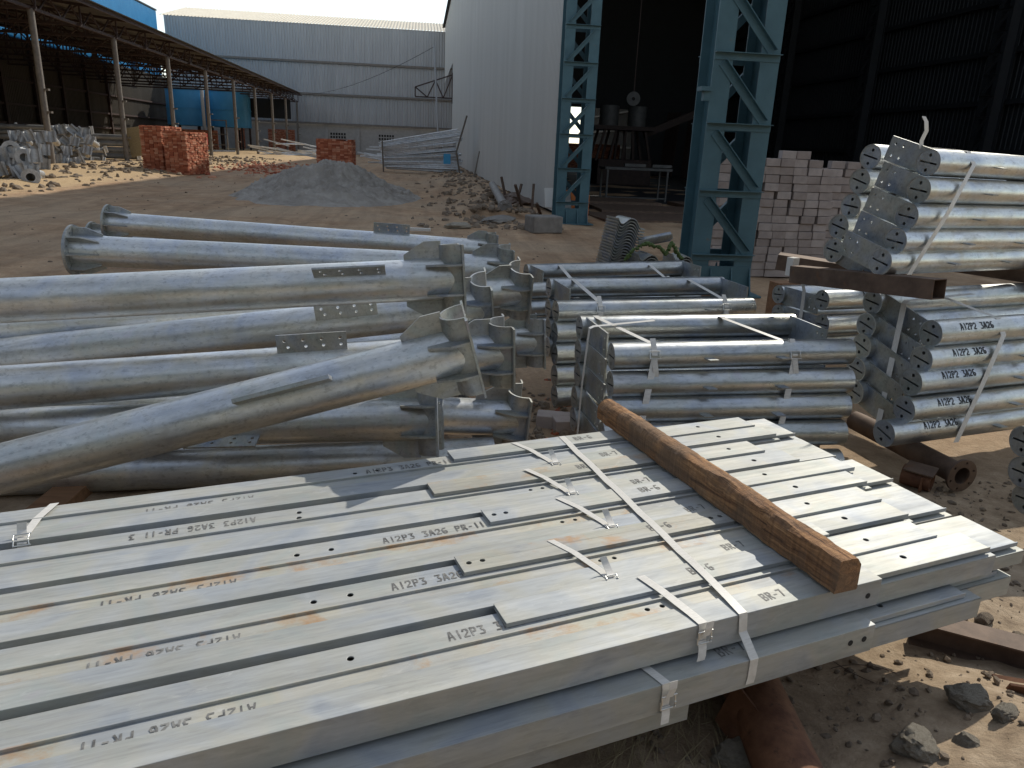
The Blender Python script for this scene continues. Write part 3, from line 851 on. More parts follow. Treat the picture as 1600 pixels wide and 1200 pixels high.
# one long strap round the whole pallet
def uv(px, py, z): 
    p = atz(px, py, z); return (p.x*math.cos(DA)+p.y*math.sin(DA), -p.x*math.sin(DA)+p.y*math.cos(DA))
uA, vA = uv(1158, 957, ZT); uB, vB = uv(866, 676, ZT)
t = dthing('strap', 'long white plastic strap running across all five rows and down the front', 'strap', None)
path = [V3((uB, V0+5*PIT-.01, ZT-.06)), V3((uB, V0+5*PIT-.01, ZT+.0085))]
for k in range(4, -1, -1):
    v = V0 + k*PIT
    for dv in (.24, .16): path.append(V3((uB+(uA-uB)*(1-(v+dv-V0)/(5*PIT)), v+dv, ZT+.0092)))
    path.append(V3((uB+(uA-uB)*(1-(v+.06-V0)/(5*PIT)), v+.06, ZT+.0060)))
path += [V3((uA, V0-.0008, ZT+.0022)), V3((uA+.001, V0-.0025, ZT-.004)), V3((uA+.004, V0-.006, ZT-.05)), V3((uA+.006, VL-.002, ZL+.001)), V3((uA+.006, VL-.0022, ZL-.05)), V3((uA+.003, VL-.0022, ZL-.072))]
ribbon(path, (1, .0, 0), .026).obj('band', M_STRAP, t, smooth=35)
# short straps with buckles on each unit
us = [1.075, .955, 1.10, 1.09, 1.145]
for k in range(5):
    v0 = V0 + k*PIT; u_ = us[k]
    t = dthing('strap', f'short white strap with tail round the {rowname[k]} row of the upper layer', 'strap', 'short straps on the upper channel rows')
    sk = .035
    if k == 0:
        p_ = [V3((u_-sk, v0+.225, ZT+.009)), V3((u_-.02, v0+.15, ZT+.009)), V3((u_, v0+.04, ZT+.0032)), V3((u_+.004, v0-.0008, ZT+.0022)), V3((u_+.005, v0-.003, ZT-.012)), V3((u_+.005, v0-.003, ZT-.05))]
        ribbon(p_, (1, 0, 0), .026).obj('band', M_STRAP, t, smooth=35)
        ribbon([V3((u_+.018, v0-.012, ZT+.012)), V3((u_+.014, v0-.014, ZT-.006)), V3((u_+.008, v0-.012, ZT-.028))], (1, 0, 0), .022).obj('tail', M_STRAP, t)
        ribbon([V3((u_+.004, v0-.006, ZT-.045)), V3((u_+.002, v0-.014, ZT-.062)), V3((u_-.004, v0-.022, ZT-.078)), V3((u_-.008, v0-.024, ZT-.088))], (1, 0, 0), .024).obj('tail', M_STRAP, t, smooth=35)
        buckle(t, TR(u_+.006, v0-.010, ZT-.033) @ RX(R(90)), .032, .034)
    else:
        p_ = [V3((u_-sk-.03, v0+.235, ZT+.0095)), V3((u_-.03, v0+.15, ZT+.0095)), V3((u_, v0+.05, ZT+.0035)), V3((u_+.006, v0+.004, ZT+.003)), V3((u_+.006, v0-.002, ZT-.010)), V3((u_+.006, v0-.002, ZT-.06))]
        ribbon(p_, (1, 0, 0), .022).obj('band', M_STRAP, t, smooth=35)
        ribbon([V3((u_+.010, v0+.008, ZT+.005)), V3((u_+.014, v0+.030, ZT+.012)), V3((u_+.010, v0+.048, ZT+.030)), V3((u_+.004, v0+.052, ZT+.045))], (1, .1, 0), .022).obj('tail', M_STRAP, t, smooth=35)
        buckle(t, TR(u_+.008, v0+.002, ZT+.004) @ RX(R(35)), .028, .022)
# strap at the left end, farthest row
uL, vLq = uv(45, 818, ZT)
t = dthing('strap', 'short white strap with wire buckle at the left edge of the photo', 'strap', 'short straps on the upper channel rows')
p_ = [V3((uL+.05, V0+5*PIT-.02, ZT+.002)), V3((uL+.02, V0+4*PIT+.13, ZT+.004)), V3((uL, V0+4*PIT+.01, ZT+.003)), V3((uL, V0+4*PIT-.004, ZT-.006)), V3((uL, V0+4*PIT-.004, ZT-.05))]
ribbon(p_, (1, 0, 0), .024).obj('band', M_STRAP, t)
ribbon([V3((uL, V0+4*PIT+.015, ZT+.006)), V3((uL-.002, V0+4*PIT+.03, ZT+.02)), V3((uL, V0+4*PIT+.035, ZT+.04))], (1, 0, 0), .024).obj('tail', M_STRAP, t)
buckle(t, TR(uL, V0+4*PIT-.004, ZT+.006) @ RX(R(40)), .032, .034)
# strap of the lower layer
t = dthing('strap', 'white strap with wire buckle round the front of the lower layer', 'strap')
uu, _q = uv(1035, 1062, ZL)
p_ = [V3((uu-.03, VL+.12, ZL+.003)), V3((uu-.005, VL+.02, ZL+.0025)), V3((uu, VL-.001, ZL+.002)), V3((uu+.001, VL-.003, ZL-.012)), V3((uu+.001, VL-.003, ZL-.07))]
ribbon(p_, (1, 0, 0), .024).obj('band', M_STRAP, t)
ribbon([V3((uu+.012, VL-.012, ZL+.014)), V3((uu+.010, VL-.015, ZL-.005)), V3((uu+.004, VL-.012, ZL-.03))], (1, 0, 0), .022).obj('tail', M_STRAP, t)
ribbon([V3((uu+.002, VL-.006, ZL-.06)), V3((uu, VL-.012, ZL-.078)), V3((uu-.005, VL-.018, ZL-.10))], (1, 0, 0), .023).obj('tail', M_STRAP, t)
buckle(t, TR(uu+.004, VL-.010, ZL-.046) @ RX(R(90)), .032, .036)

# ================================================================== OLD TIMBER ON TOP
pA = atz(940, 662, ZT); pB = atz(1298, 930, ZT)
tv = (pB - pA); tl = tv.length; tv.normalize()
tm = axes(Vector((pA.x, pA.y, ZT+.0095)), tv)
m = MB(); NS = 110; q = random.Random(3)
def sec(f):
    a = .096; wdt = .078
    ch = .009 + .015*max(0, math.sin(f*5.1+.5)) + .014*noise.noise(V3((f*8, 1, 0)))
    if .60 < f < .80: ch = .016 + .008*math.sin((f-.6)*40)
    if f < .06: ch += .014
    ch = max(ch, .004)
    j = lambda s: .0055*noise.noise(V3((f*9, s, 2.2))) + .004*noise.noise(V3((f*26, s*3, 5))) + .0026*noise.noise(V3((f*70, s, 9)))
    top = a - (.012*(1-f)**3)
    return [(0+j(1), 0), (0+j(2), (top-ch)*.5+j(3)), (0+j(4), top-ch+j(5)), (ch*.45+j(6), top-ch*.35+j(7)), (ch*1.1, top+j(8)), (wdt*.6, top+j(9)), (wdt-.016, top-.002+j(10)), (wdt-.003+j(11), top-.018), (wdt+j(12), .004), (wdt-.004, 0)]
n0 = 10
sgn = 1
for i in range(NS+1):
    f = i/NS; x = -.045 + (tl+.06)*f
    for kk, (y, z) in enumerate(sec(f)):
        dx = 0
        if i == NS: dx = -.010*abs(z/.09-.5)
        m.v.append((x+dx, y, z))
for i in range(NS):
    for j in range(n0):
        m.f.append((i*n0+j, i*n0+(j+1) % n0, (i+1)*n0+(j+1) % n0, (i+1)*n0+j))
m.f.append(tuple(range(n0))); m.f.append(tuple(NS*n0+j for j in range(n0)))
tb = m.obj('timber_beam', M_WOOD, None, tm, smooth=38)
tag(tb, 'rough brown timber beam laid across the front channels', 'timber')

# ================================================================== POLE HEAP
ORD = ['topmost', 'second', 'third', 'fourth', 'fifth', 'sixth', 'seventh', 'eighth']
PD = .19
def saddle_mesh():
    r, ear, t, h = .096, .052, .009, .31
    pts = [(0, -r-ear), (0, -r-.012)]
    for i in range(15):
        a = math.pi*i/14
        pts.append((-.004-r*.92*math.sin(a)**.8, -r*math.cos(a)))
    pts += [(0, r+.012), (0, r+ear)]
    m = MB(); n = len(pts); prof = []
    nrm = []
    for i in range(n):
        a = Vector(pts[max(0, i-1)]); b = Vector(pts[min(n-1, i+1)]); d = (b-a).normalized(); nrm.append(Vector((-d.y, d.x)))
    front = [Vector(p)+nn*t/2 for p, nn in zip(pts, nrm)]; back = [Vector(p)-nn*t/2 for p, nn in zip(pts, nrm)]
    prof = front + back[::-1]
    k = len(prof)
    m.v = [(p.x, p.y, -h/2) for p in prof] + [(p.x, p.y, h/2) for p in prof]
    m.f = [(i, (i+1) % k, k+(i+1) % k, k+i) for i in range(k)]
    for i in range(n-1):
        m.f.append((i, i+1, k-2-i, k-1-i)); m.f.append((k+i, k+k-1-i, k+k-2-i, k+i+1))
    return m.mesh('saddle_plate', M_PLATE, 35)
ME_SADDLE = saddle_mesh()
def gusset_mesh(L, H, t=.009, chamf=.45):
    """fin in the local x,z plane: x from 0 (plate) to -L, z from 0 (tube) to H"""
    m = MB()
    pr = [(0, -.01), (0, H), (-L*.45, H), (-L, H*(1-chamf)*.55), (-L, -.01)]
    n = len(pr)
    m.v = [(p[0], -t/2, p[1]) for p in pr] + [(p[0], t/2, p[1]) for p in pr]
    m.f = [(i, (i+1) % n, n+(i+1) % n, n+i) for i in range(n)] + [tuple(range(n-1, -1, -1)), tuple(range(n, 2*n))]
    return m.mesh('gusset', M_PLATE)
ME_GT = gusset_mesh(.17, .080); ME_GS = gusset_mesh(.16, .066); ME_GR = gusset_mesh(.17, .052)
def ring_mesh():
    m = MB(); ro = .155
    m.holed(circ(0, 0, ro, 40), [circ(  .124*math.cos(a), .124*math.sin(a), .010, 10) for a in [R(22.5+45*i) for i in range(8)]] + [circ(0, 0, .07, 20)], .016)
    return m.mesh('ring_flange', M_PLATE, 35)
ME_RING = ring_mesh()
def bracket_mesh(L=.31, H=.085, t=.008):
    holes = []
    for i in range(4):
        holes.append(circ(.035+i*.082, H*.68, .0075, 10)); holes.append(circ(.012+.025+i*.078+.012, H*.32, .0075, 10))
    m = MB(); m.holed([(0, 0), (L, 0), (L, H), (0, H)], holes, t)
    me = m.mesh('bracket', M_PLATE)
    return me
ME_BRK = bracket_mesh()
ME_FIN = MB().box(0, .36, -.009, .009, 0, .06).mesh('fin', M_PLATE, None, .002)
POLE_CACHE = {}
def pole(label, p0, p1, roll=0, ring=True, saddle=True, brackets=(), group='galvanised poles heaped behind the front pallet', D=PD, name='galvanised_pole', cat='steel pole', mat=None):
    """p0 far/left end with ring flange, p1 saddle end"""
    dv = p1 - p0; L = dv.length
    M = axes(p0, dv) @ RX(R(roll))
    t = thing(name, label, cat, M, group)
    key = round(L, 3)
    tm_ = MB().tube((0, 0, 0), (L, 0, 0), D/2, 48, caps=(1, 0 if saddle else 1))
    if saddle:                                    # fish-mouth end that follows the curve of the saddle
        tm_.v = [(x if x < L*.5 else L+.090-.088*max(0, 1-(min(abs(y), .0955)/.096)**2)**.4, y, z) for x, y, z in tm_.v]
    tm_.obj('tube', mat or M_POLE, t, smooth=40)
    if saddle:
        sp = place('saddle_plate', ME_SADDLE, t, TR(L+.092, 0, 0))
        for s in (1, -1):
            place('gusset', ME_GT, t, TR(L+.004, 0, s*(D/2-.002)) @ (RX(0) if s > 0 else RX(math.pi)))
            for zz in (-.066, .066):
                place('gusset', ME_GS, t, TR(L+.088, s*math.sqrt((D/2)**2-.066**2)+s*.002, zz) @ RX(R(-90*s)))
    if ring:
        place('ring_flange', ME_RING, t, TR(-.016, 0, 0))
        for i in range(8):
            a = R(45*i)
            place('gusset', ME_GR, t, RX(a) @ TR(.001, 0, D/2-.003) @ RZ(math.pi))
    for (x, th, kind) in brackets:
        # th: degrees from up (+z) towards the camera side (-y)
        Mb = RX(R(th)) @ TR(L-x, 0, D/2-.004)
        if kind == 'vbrk': place('bracket', ME_BRK, t, Mb @ RX(R(-th*.9 - roll)) @ RZ(R(-90)))
        elif kind == 'brk': place('bracket', ME_BRK, t, Mb @ RZ(R(-90)))
        else: place('fin', ME_FIN, t, Mb)
    return t
def pz(px, py, z22, k=.864): return atz(px, py, 1.6-(1.6-z22)*k)
def depthpt(px, py, dia, D=PD): return atd(px, py, FPX*D/dia)
def ext(a, b, L):            # pole of length L ending at b and pointing back through a
    d = (a-b).normalized(); return b + d*L, b
# P1, P2 run the other way: ring flange at the left in view
a = depthpt(172, 349, 35.5); b = depthpt(735, 390, 33.5); d = (b-a).normalized()
pole('slim looking pole at the back with ring flange up at left', a, a + d*3.15, 0, True, True, [(.98, 2, 'brk')])
a = depthpt(118, 391, 48); b = depthpt(700, 418, 45); d = (b-a).normalized()
pole('pole in front of the back one, ring flange at far left', a, a + d*2.62, 4, True, True)
a = depthpt(146, 372, 31); b = depthpt(700, 410, 30); d = (b-a).normalized()
pole('pole between the two back poles, mostly hidden, small ring flange showing', a, a + d*2.9 - V3((0,0,.03)), 10, True, True)
# P3 top of the front heap
a, b = ext(depthpt(0, 470, 70), depthpt(690, 436, 64.5), 3.3)
pole('thick pole along the top of the heap with a small dark bracket', a, b, -6, True, True, [(.56, 61, 'brk')])
a, b = ext(depthpt(100, 505, 58), depthpt(795, 455, 49), 3.3)
pole('pole lying in shade just under the top pole', a, b, 16, True, True)
a, b = ext(depthpt(150, 543, 59.5), depthpt(738, 480, 56), 3.3)
pole('third pole down with a wide holed bracket standing on it', a, b, 14, True, True, [(.80, 52, 'vbrk')])
a, b = ext(depthpt(0, 606, 69), depthpt(765, 552, 61), 3.3)
pole('fourth pole down with a holed bracket, crossed by the slanting pole', a, b, 2, True, True, [(.98, 24, 'vbrk')])
a, b = ext(depthpt(0, 733, 79), depthpt(703, 553, 77), 2.75)
pole('slanting pole lying across the front of the heap', a, b, 3, True, True, [(.80, 60, 'fin')])
a, b = ext(depthpt(60, 668, 66), depthpt(655, 655, 66), 3.2)
pole('low pole under the slanting one, with a thin holed bracket', a, b, -14, True, True, [(1.0, 118, 'brk')])
a, b = ext(atz(100, 738, .10), atz(770, 712, .11), 3.4)
pole('bottom pole on the ground, dark and shaded', a, b, 0, True, False)
a, b = ext(depthpt(300, 640, 62), depthpt(790, 652, 57), 3.3)
pole('low pole whose flanged end pokes out beyond the others', a, b, 5, True, True)
a, b = ext(depthpt(300, 560, 50), depthpt(822, 533, 46.5), 3.3)
pole('pole deep in the heap, flanged end nearest the strapped pipes', a, b, -3, True, True)
a, b = ext(atz(40, 640, .10), atz(700, 610, .10), 3.2)
pole('ground pole behind the heap, only glimpsed between others', a, b, 0, True, True)
# sleepers that carry the heap
for i, (x, y) in enumerate(((-1.5, 4.2), (.1, 4.25))):
    tag(MB().box(-.07, .07, -1.2, 1.6, 0, .10 + .12*0).obj('timber_bearer', M_BROWN, None, TR(x, y, -.03) @ RZ(R(-4)), bevel=.004), ['timber bearer under the left of the pole heap', 'timber bearer under the right of the pole heap'][i], 'timber')

# ================================================================== STRAPPED PIPE BUNDLES
BD = .138; BR_ = BD/2
def cap_mesh():
    m = MB()
    slot = [(-.050, -.0045), (.050, -.0045), (.050, .0045), (-.050, .0045)]
    m.holed(circ(0, 0, BR_-.001, 32), [slot, circ(0, .038, .009, 12), circ(0, -.038, .009, 12)], .006)
    return m.mesh('end_cap', M_PLATE, 35)
ME_CAP = cap_mesh()
ME_TUBE = {}
def tube_mesh(L):
    k = round(L, 2)
    if k not in ME_TUBE: ME_TUBE[k] = MB().tube((0,0,0), (k,0,0), BR_, 36, caps=(0,0), inner=BR_-.005).mesh('tube', M_TUBE, 40)
    return ME_TUBE[k]
ME_LUG = MB().add([(0,0,-.003),(.052,0,-.003),(.066,-.040,-.003),(.016,-.040,-.003),(0,0,.003),(.052,0,.003),(.066,-.040,.003),(.016,-.040,.003)],
                  [(0,3,2,1),(4,5,6,7),(0,1,5,4),(1,2,6,5),(2,3,7,6),(3,0,4,7)]).mesh('lug', M_PLATE)
ME_EP = {}
def endplate(L, flip=False):
    k = (round(L, 2), flip)
    if k not in ME_EP:
        h = .0655
        xs = (-L+.035, -L+.085) if not flip else (L-.035, L-.085)
        holes = [circ(x, z, .0075, 10) for x in xs for z in (-.032, .032)]
        o = [(-L, -h), (0, -h), (0, h), (-L, h)] if not flip else [(0, -h), (L, -h), (L, h), (0, h)]
        ME_EP[k] = MB().holed(o, holes, .009).mesh('end_plate', M_PLATE, None, 0)
    return ME_EP[k]
def pipe(label, group, pos, az, tilt=0, L=1.3, roll=0, plate=None, pl=.40, lugs=(), text=None, xplate=.022, weld=True, tz=70, tx=.16):
    M = TR(*pos) @ RZ(R(az)) @ RY(R(-tilt)) @ RX(R(roll))
    t = thing('galvanised_pipe', label, 'steel pipe', M, group)
    place('tube', tube_mesh(L), t)
    place('end_cap', ME_CAP, t, TR(.0005, 0, 0) @ RX(R(rnd.uniform(-10, 2))))
    place('end_cap', ME_CAP, t, TR(round(L, 2)-.0065, 0, 0) @ RX(R(75)))
    if plate:
        if 'L' in plate: place('end_plate', endplate(pl), t, TR(xplate, 0, 0))
        if 'R' in plate: place('end_plate', endplate(pl), t, TR(round(L, 2)-xplate-.009, 0, 0))
        if 'B' in plate: place('end_plate', endplate(pl, True), t, TR(xplate, 0, 0))
    for x, th in lugs:
        place('lug', ME_LUG, t, RX(R(th)) @ TR(x, -BR_+.002, 0))
    if text: tube_text(text, .036, BR_, tx, R(tz), t)
    return t
def band(label, pts, wdir, group, wd=.034, buckle_at=None, tails=()):
    t = thing('strap', label, 'strap', None, group)
    ribbon(pts, wdir, wd).obj('band', M_STRAP, t, smooth=35)
    for tp in tails: ribbon(tp, wdir, wd*.85).obj('tail', M_STRAP, t, smooth=35)
    if buckle_at: buckle(t, buckle_at, wd*1.35, .040)
    return t
def uvec(az): return Vector((math.cos(R(az)), math.sin(R(az)), 0))
def nvec(az): return Vector((math.sin(R(az)), -math.cos(R(az)), 0))      # towards the camera
SG = 'white straps round the pipe bundles'
def bundle_straps(phrase, az, ftop, btop, zbot, xs, buck=True, wd=.034, fbot=None, tailless=False):
    """straps run over the back top pipe, slope to the front top pipe and hang down the front"""
    u = uvec(az); n = nvec(az)
    fb = fbot or ftop
    for i, x in enumerate(xs):
        P = [btop + u*(x-.02) - n*BR_*1.02 + V3((0,0,-.25)), btop + u*(x-.02) - n*BR_*.8 + V3((0,0,BR_*.75)), btop + u*(x-.01) + V3((0,0,BR_+.002)), btop + u*(x+.0) + n*BR_*.5 + V3((0,0,BR_*.9+.002)),
             ftop + u*(x+.10) + V3((0,0,BR_+.004)), ftop + u*(x+.105) + n*BR_*.55 + V3((0,0,BR_*.86)), ftop + u*(x+.105) + n*(BR_+.003) + V3((0,0,0))]
        low = fb + u*(x+.03) + n*(BR_+.030); low.z = zbot
        P += [P[-1].lerp(low, .5) + n*.012, low]
        tl = []
        if buck and not tailless:
            f = ftop + u*(x+.105)
            tl = [[f + n*(BR_*.2) + V3((0,0,BR_+.03)), f + n*(BR_*.55) + V3((0,0,BR_*.86+.012)), f + n*(BR_*.9+.01) + V3((0,0,BR_*.35))],
                  [f + n*(BR_+.006), f + n*(BR_+.022) + V3((0,0,-.05)) + u*.006, f + n*(BR_+.020) + V3((0,0,-.09)) + u*.012]]
        bm_ = None
        if buck:
            f = ftop + u*(x+.105) + n*(BR_*.92+.010) + V3((0,0,BR_*.40))
            bm_ = TR(*f) @ RZ(R(az)) @ RX(R(62))
        band(f"{['left', 'right'][i]} white strap round the {phrase}", P, u, SG, wd, bm_, tl)

# ---- bundle C: nearest, just beyond the timber
AZ = 1.5; ph = 'bundle just beyond the timber beam'
Cf = [atd(955, 557, 3.75), atd(953, 601, 3.75), atd(947, 640, 3.75), atd(940, 680, 3.75)]
Cf.append(V3((Cf[3].x-.02, Cf[3].y-.04, .087)))
Cb = [atd(905, 512, 4.2), atd(903, 549, 4.2), atd(902, 585, 4.2), atd(897, 622, 4.2), atd(895, 655, 4.2)]
for i, p in enumerate(Cf):
    pipe(f'{ORD[i]} pipe of the front row, {ph}', 'pipes of the nearest strapped bundle', (p.x, p.y, p.z), AZ - .3*i, 1.2 - .35*i, 1.31, rnd.uniform(-8, 8), lugs=[(.47, -4+6*i), (.86, -4+6*i)])
for i, p in enumerate(Cb):
    pipe(f'{ORD[i]} pipe of the back row, {ph}', 'pipes of the nearest strapped bundle', (p.x, p.y, p.z), AZ+3 - .3*i, .3, 1.34, 0, 'LR', .40, xplate=.03)
bundle_straps(ph, AZ, Cf[0], Cb[0], .03, (.10, .86), fbot=Cf[3])
u = uvec(AZ); n = nvec(AZ)
ep = Cb[0] + n*.24 - u*.012
band(f'white strap down the left end plates of the {ph}', [Cb[0] + n*.12 + V3((0,0,BR_+.004)) + u*.4, ep + V3((0,0,BR_*.95)) + u*.03, ep + V3((0,0,BR_*.8)) + u*.008, ep + V3((-.02,-.03,-.25)) + u*.002, ep + V3((-.045,-.11,-.56)) + u*.002], n, SG)

# ---- bundle B: behind C
AZ = 8; ph = 'middle bundle behind the nearest one'
Bf = [atd(868, 487, 4.6), atd(866, 520, 4.6), atd(866, 553, 4.6), atd(866, 587, 4.6), atd(866, 618, 4.6)]
Bb = [atd(857, 450, 5.15), atd(856, 482, 5.15), atd(856, 512, 5.15), atd(855, 542, 5.15)]
for i, p in enumerate(Bf):
    pipe(f'{ORD[i]} pipe of the front row, {ph}', 'pipes of the middle strapped bundle', (p.x, p.y, p.z), AZ, .2, 1.38, rnd.uniform(-8, 8), lugs=[(.60, 0), (1.05, 0)] if i else [(1.0, -2)])
for i, p in enumerate(Bb):
    pipe(f'{ORD[i]} pipe of the back row, {ph}', 'pipes of the middle strapped bundle', (p.x, p.y, p.z), AZ-1, .4, 1.34, 0, 'LR', .40, lugs=[(.03, 20)])
bundle_straps(ph, AZ, Bf[0], Bb[0], .05, (.17, 1.05))
tag(MB().box(0, .24, 0, .12, 0, .09).obj('pale_block', M_BLOCK, None, TR(.80, 3.98, -.005) @ RZ(R(4)), bevel=.006), 'pale block under the left end of the middle bundle, upper one', 'block')
tag(MB().box(0, .24, 0, .12, 0, .09).obj('pale_block', M_BLOCK, None, TR(.70, 4.10, -.01) @ RZ(R(-14)), bevel=.006), 'pale block on the ground beside the poles and the middle bundle', 'block')

# ---- bundle A: farthest, in shade
AZ = 14; ph = 'farthest bundle before the corrugated clamps'
Ab = atd(822, 425, 6.45); Af = [atd(825, 455, 6.0), atd(826, 482, 6.0), atd(827, 509, 6.0), atd(828, 535, 6.0)]
pipe(f'lone top pipe of the {ph}', 'pipes of the farthest strapped bundle', tuple(Ab), 12.5, .6, 1.58, 0, 'LR', .34)
pipe(f'second back pipe of the {ph}', 'pipes of the farthest strapped bundle', tuple(Ab - V3((0,0,.14))), 12.5, .6, 1.58, 0, 'LR', .34)
for i, p in enumerate(Af):
    pipe(f'{ORD[i]} pipe of the front row, {ph}', 'pipes of the farthest strapped bundle', tuple(p), AZ, .7, 1.62, 0)
bundle_straps(ph, AZ, Af[0], Ab, .1, (.30, 1.20))

# ---- bundle D: half hidden, right of centre
AZ = 13; ph = 'half hidden bundle behind the stencilled one'
Df = [atd(1284, 469, 5.0), atd(1284, 507, 5.0), atd(1284, 541, 5.0)]
Db = [atd(1216, 460, 5.6), atd(1215, 490, 5.6), atd(1215, 520, 5.6)]
for i, p in enumerate(Df):
    pipe(f'{ORD[i]} pipe of the front row, {ph}', 'pipes of the half hidden bundle', tuple(p), AZ, -.2, 1.5, 0, text='AI2P2 3A26', tz=62, tx=.30)
for i, p in enumerate(Db):
    pipe(f'{ORD[i]} pipe of the back row, {ph}', 'pipes of the half hidden bundle', tuple(p), AZ, -.2, 1.5, 0, 'L', .40)
u = uvec(AZ); n = nvec(AZ); ep = Db[0] + n*.27 - u*.004
band(f'white strap down the end plates of the {ph}', [ep + V3((-.03,0,.16)), ep + V3((0,0,.08)), ep + V3((0,0,-.02)) + u*.005, ep + V3((.0,-.02,-.45))], n, SG)

# ---- bundle E: stencilled, front right
AZ = 13; ph = 'stencilled bundle at lower right'
Ef = [atd(1454, 521, 3.75), atd(1439, 562, 3.75), atd(1423, 597, 3.73), atd(1412, 640, 3.75), atd(1381, 677, 3.75)]
Eb = [atd(1363, 472, 4.10), atd(1353, 508, 4.10), atd(1346, 541, 4.10), atd(1337, 577, 4.10), atd(1334, 612, 4.10)]
for i, p in enumerate(Ef):
    pipe(f'{ORD[i]} pipe of the front row, {ph}', 'pipes of the stencilled bundle', tuple(p), AZ, .6, 1.5, 16, text='AI2P2 3A26', tz=52, tx=[.13,.145,.14,.16,.20][i], lugs=[(.60 + .02*i, -14), (1.1, -14)])
for i, p in enumerate(Eb):
    pipe(f'{ORD[i]} pipe of the back row, {ph}', 'pipes of the stencilled bundle', tuple(p), AZ, .6, 1.5, 16, 'L', .335, xplate=.035)
u = uvec(AZ); n = nvec(AZ)
e0 = Eb[0] + n*.19 + V3((0,0,-.02)) + u*.01
band(f'white strap slanting down the end plates of the {ph}', [e0 + u*.5 + V3((0,0,.09)), e0 + V3((0,0,.065)) + u*.03, e0 + V3((0,0,.05)) + u*.012, Eb[4] + n*.19 + V3((0,0,-.16)) + u*.012], n, SG, .036)
f0 = Ef[0] + u*.42
band(f'white strap over the front pipes of the {ph}', [Eb[0] + u*.30 + V3((0,0,BR_+.01)), f0 - n*.06 + V3((0,0,BR_+.012)), f0 + n*.03 + V3((0,0,BR_)), f0 + n*(BR_+.010) + V3((0,0,-.01)), (f0 + Ef[4] + u*.40)/2 + n*(BR_+.028), Ef[4] + u*.42 + n*(BR_+.012) + V3((0,0,-.06))], u, SG, .036)

# ---- bundle F: tilted stack on top of E
AZ = 20; ph = 'tilted bundle stacked on top at right'
Ff = [atd(1450, 254, 3.85), atd(1435, 297, 3.85), atd(1416, 338, 3.85), atd(1398, 377, 3.85), atd(1375, 409, 3.85)]
Fb = [atd(1360, 245, 4.19), atd(1343, 283, 4.19), atd(1329, 322, 4.19), atd(1310, 354, 4.19), atd(1302, 391, 4.19)]
for i, p in enumerate(Ff):
    pipe(f'{ORD[i]} pipe of the front row, {ph}', 'pipes of the tilted upper bundle', tuple(p), AZ, -.6, 1.3, 15, 'B', .275, lugs=[(.46, -10), (.95, -10)], xplate=.018)
for i, p in enumerate(Fb):
    pipe(f'{ORD[i]} pipe of the back row, {ph}', 'pipes of the tilted upper bundle', tuple(p), AZ, -.6, 1.3, 15, 'L' if i == 4 else None, .30, lugs=())
u = uvec(AZ); n = nvec(AZ)
f0 = Ff[0] + u*.27; f4 = Ff[4] + u*.14
band(f'white strap slanting down the front of the {ph}', [Fb[0] + u*.27 + V3((0,0,BR_+.005)), f0 - n*.04 + V3((0,0,BR_+.003)), f0 + n*.03 + V3((0,0,BR_*.95)), f0 + n*(BR_+.008), (f0+f4)/2 + n*(BR_+.034), f4 + n*(BR_+.012) + V3((0,0,-.06))], u, SG, .036)
tl = Ff[0] + u*.02 - n*.07 + V3((0,0,BR_))
band('loose curled strap end sticking up behind the top right pipes', [tl + V3((0,0,0)), tl + V3((-.005,0,.04)) , tl + V3((.012,0,.09)), tl + V3((.0,0,.135)), tl + V3((-.02,0,.16))], (1, .3, 0), None, .03)

# ---- supports between E and F, and things behind
a = atd(1243, 428, 4.42); b = atd(1468, 452, 3.62)
M = axes(a, b - a); L = (b-a).length
m = MB(); m.holed([(-.05,-.05),(.05,-.05),(.05,.05),(-.05,.05)], [[(-.045,-.045),(.045,-.045),(.045,.045),(-.045,.045)]], L)
tag(m.obj('square_tube', M_RUST2, None, M, bevel=.002), 'brown hollow square tube under the tilted upper bundle', 'steel tube')
a = atd(1215, 408, 4.9); b = atd(1420, 440, 4.6)
M = axes(a, b - a); L = (b-a).length
m = MB(); m.box(0, L, -.06, -.05, -.05, .05); m.box(0, L, -.05, .10, .042, .05); m.box(0, L, -.05, .1, -.05, -.042)
tag(m.obj('steel_channel', M_RUST2, None, M), 'dark rusty channel behind the brown square tube', 'steel channel')
tag(MB().box(0, .05, 0, .05, 0, .11).obj('plastic_wrap', M_STRAP, None, TR(*(atd(1236, 432, 4.46))) @ RZ(R(20))), 'pale plastic wrap on the end of the square tube', 'wrap')
# a second support at the right hand end, off to the side
tag(MB().box(-.05, .05, -.6, .6, -.05, .05).obj('square_tube', M_RUST2, None, TR(3.5, 4.45, 1.0) @ RZ(R(26))), 'brown square tube at the right under the tilted bundle', 'steel tube')
# pallet behind
root = thing('wooden_pallet', 'brown wooden pallet between the teal column and the half hidden bundle', 'pallet', TR(3.35, 5.75, 0) @ RZ(R(8)))
for z in (.38, .50):
    for k in range(4): MB().box(0, .9, k*.2, k*.2+.15, z, z+.025).obj('board', M_BROWN, root)
for x in (0, .4, .8):
    MB().box(x, x+.09, 0, .75, .405, .50).obj('bearer', M_BROWN, root)
for x in (0, .8):
    MB().box(x, x+.09, 0, .75, 0, .38).obj('bearer', M_BROWN, root)

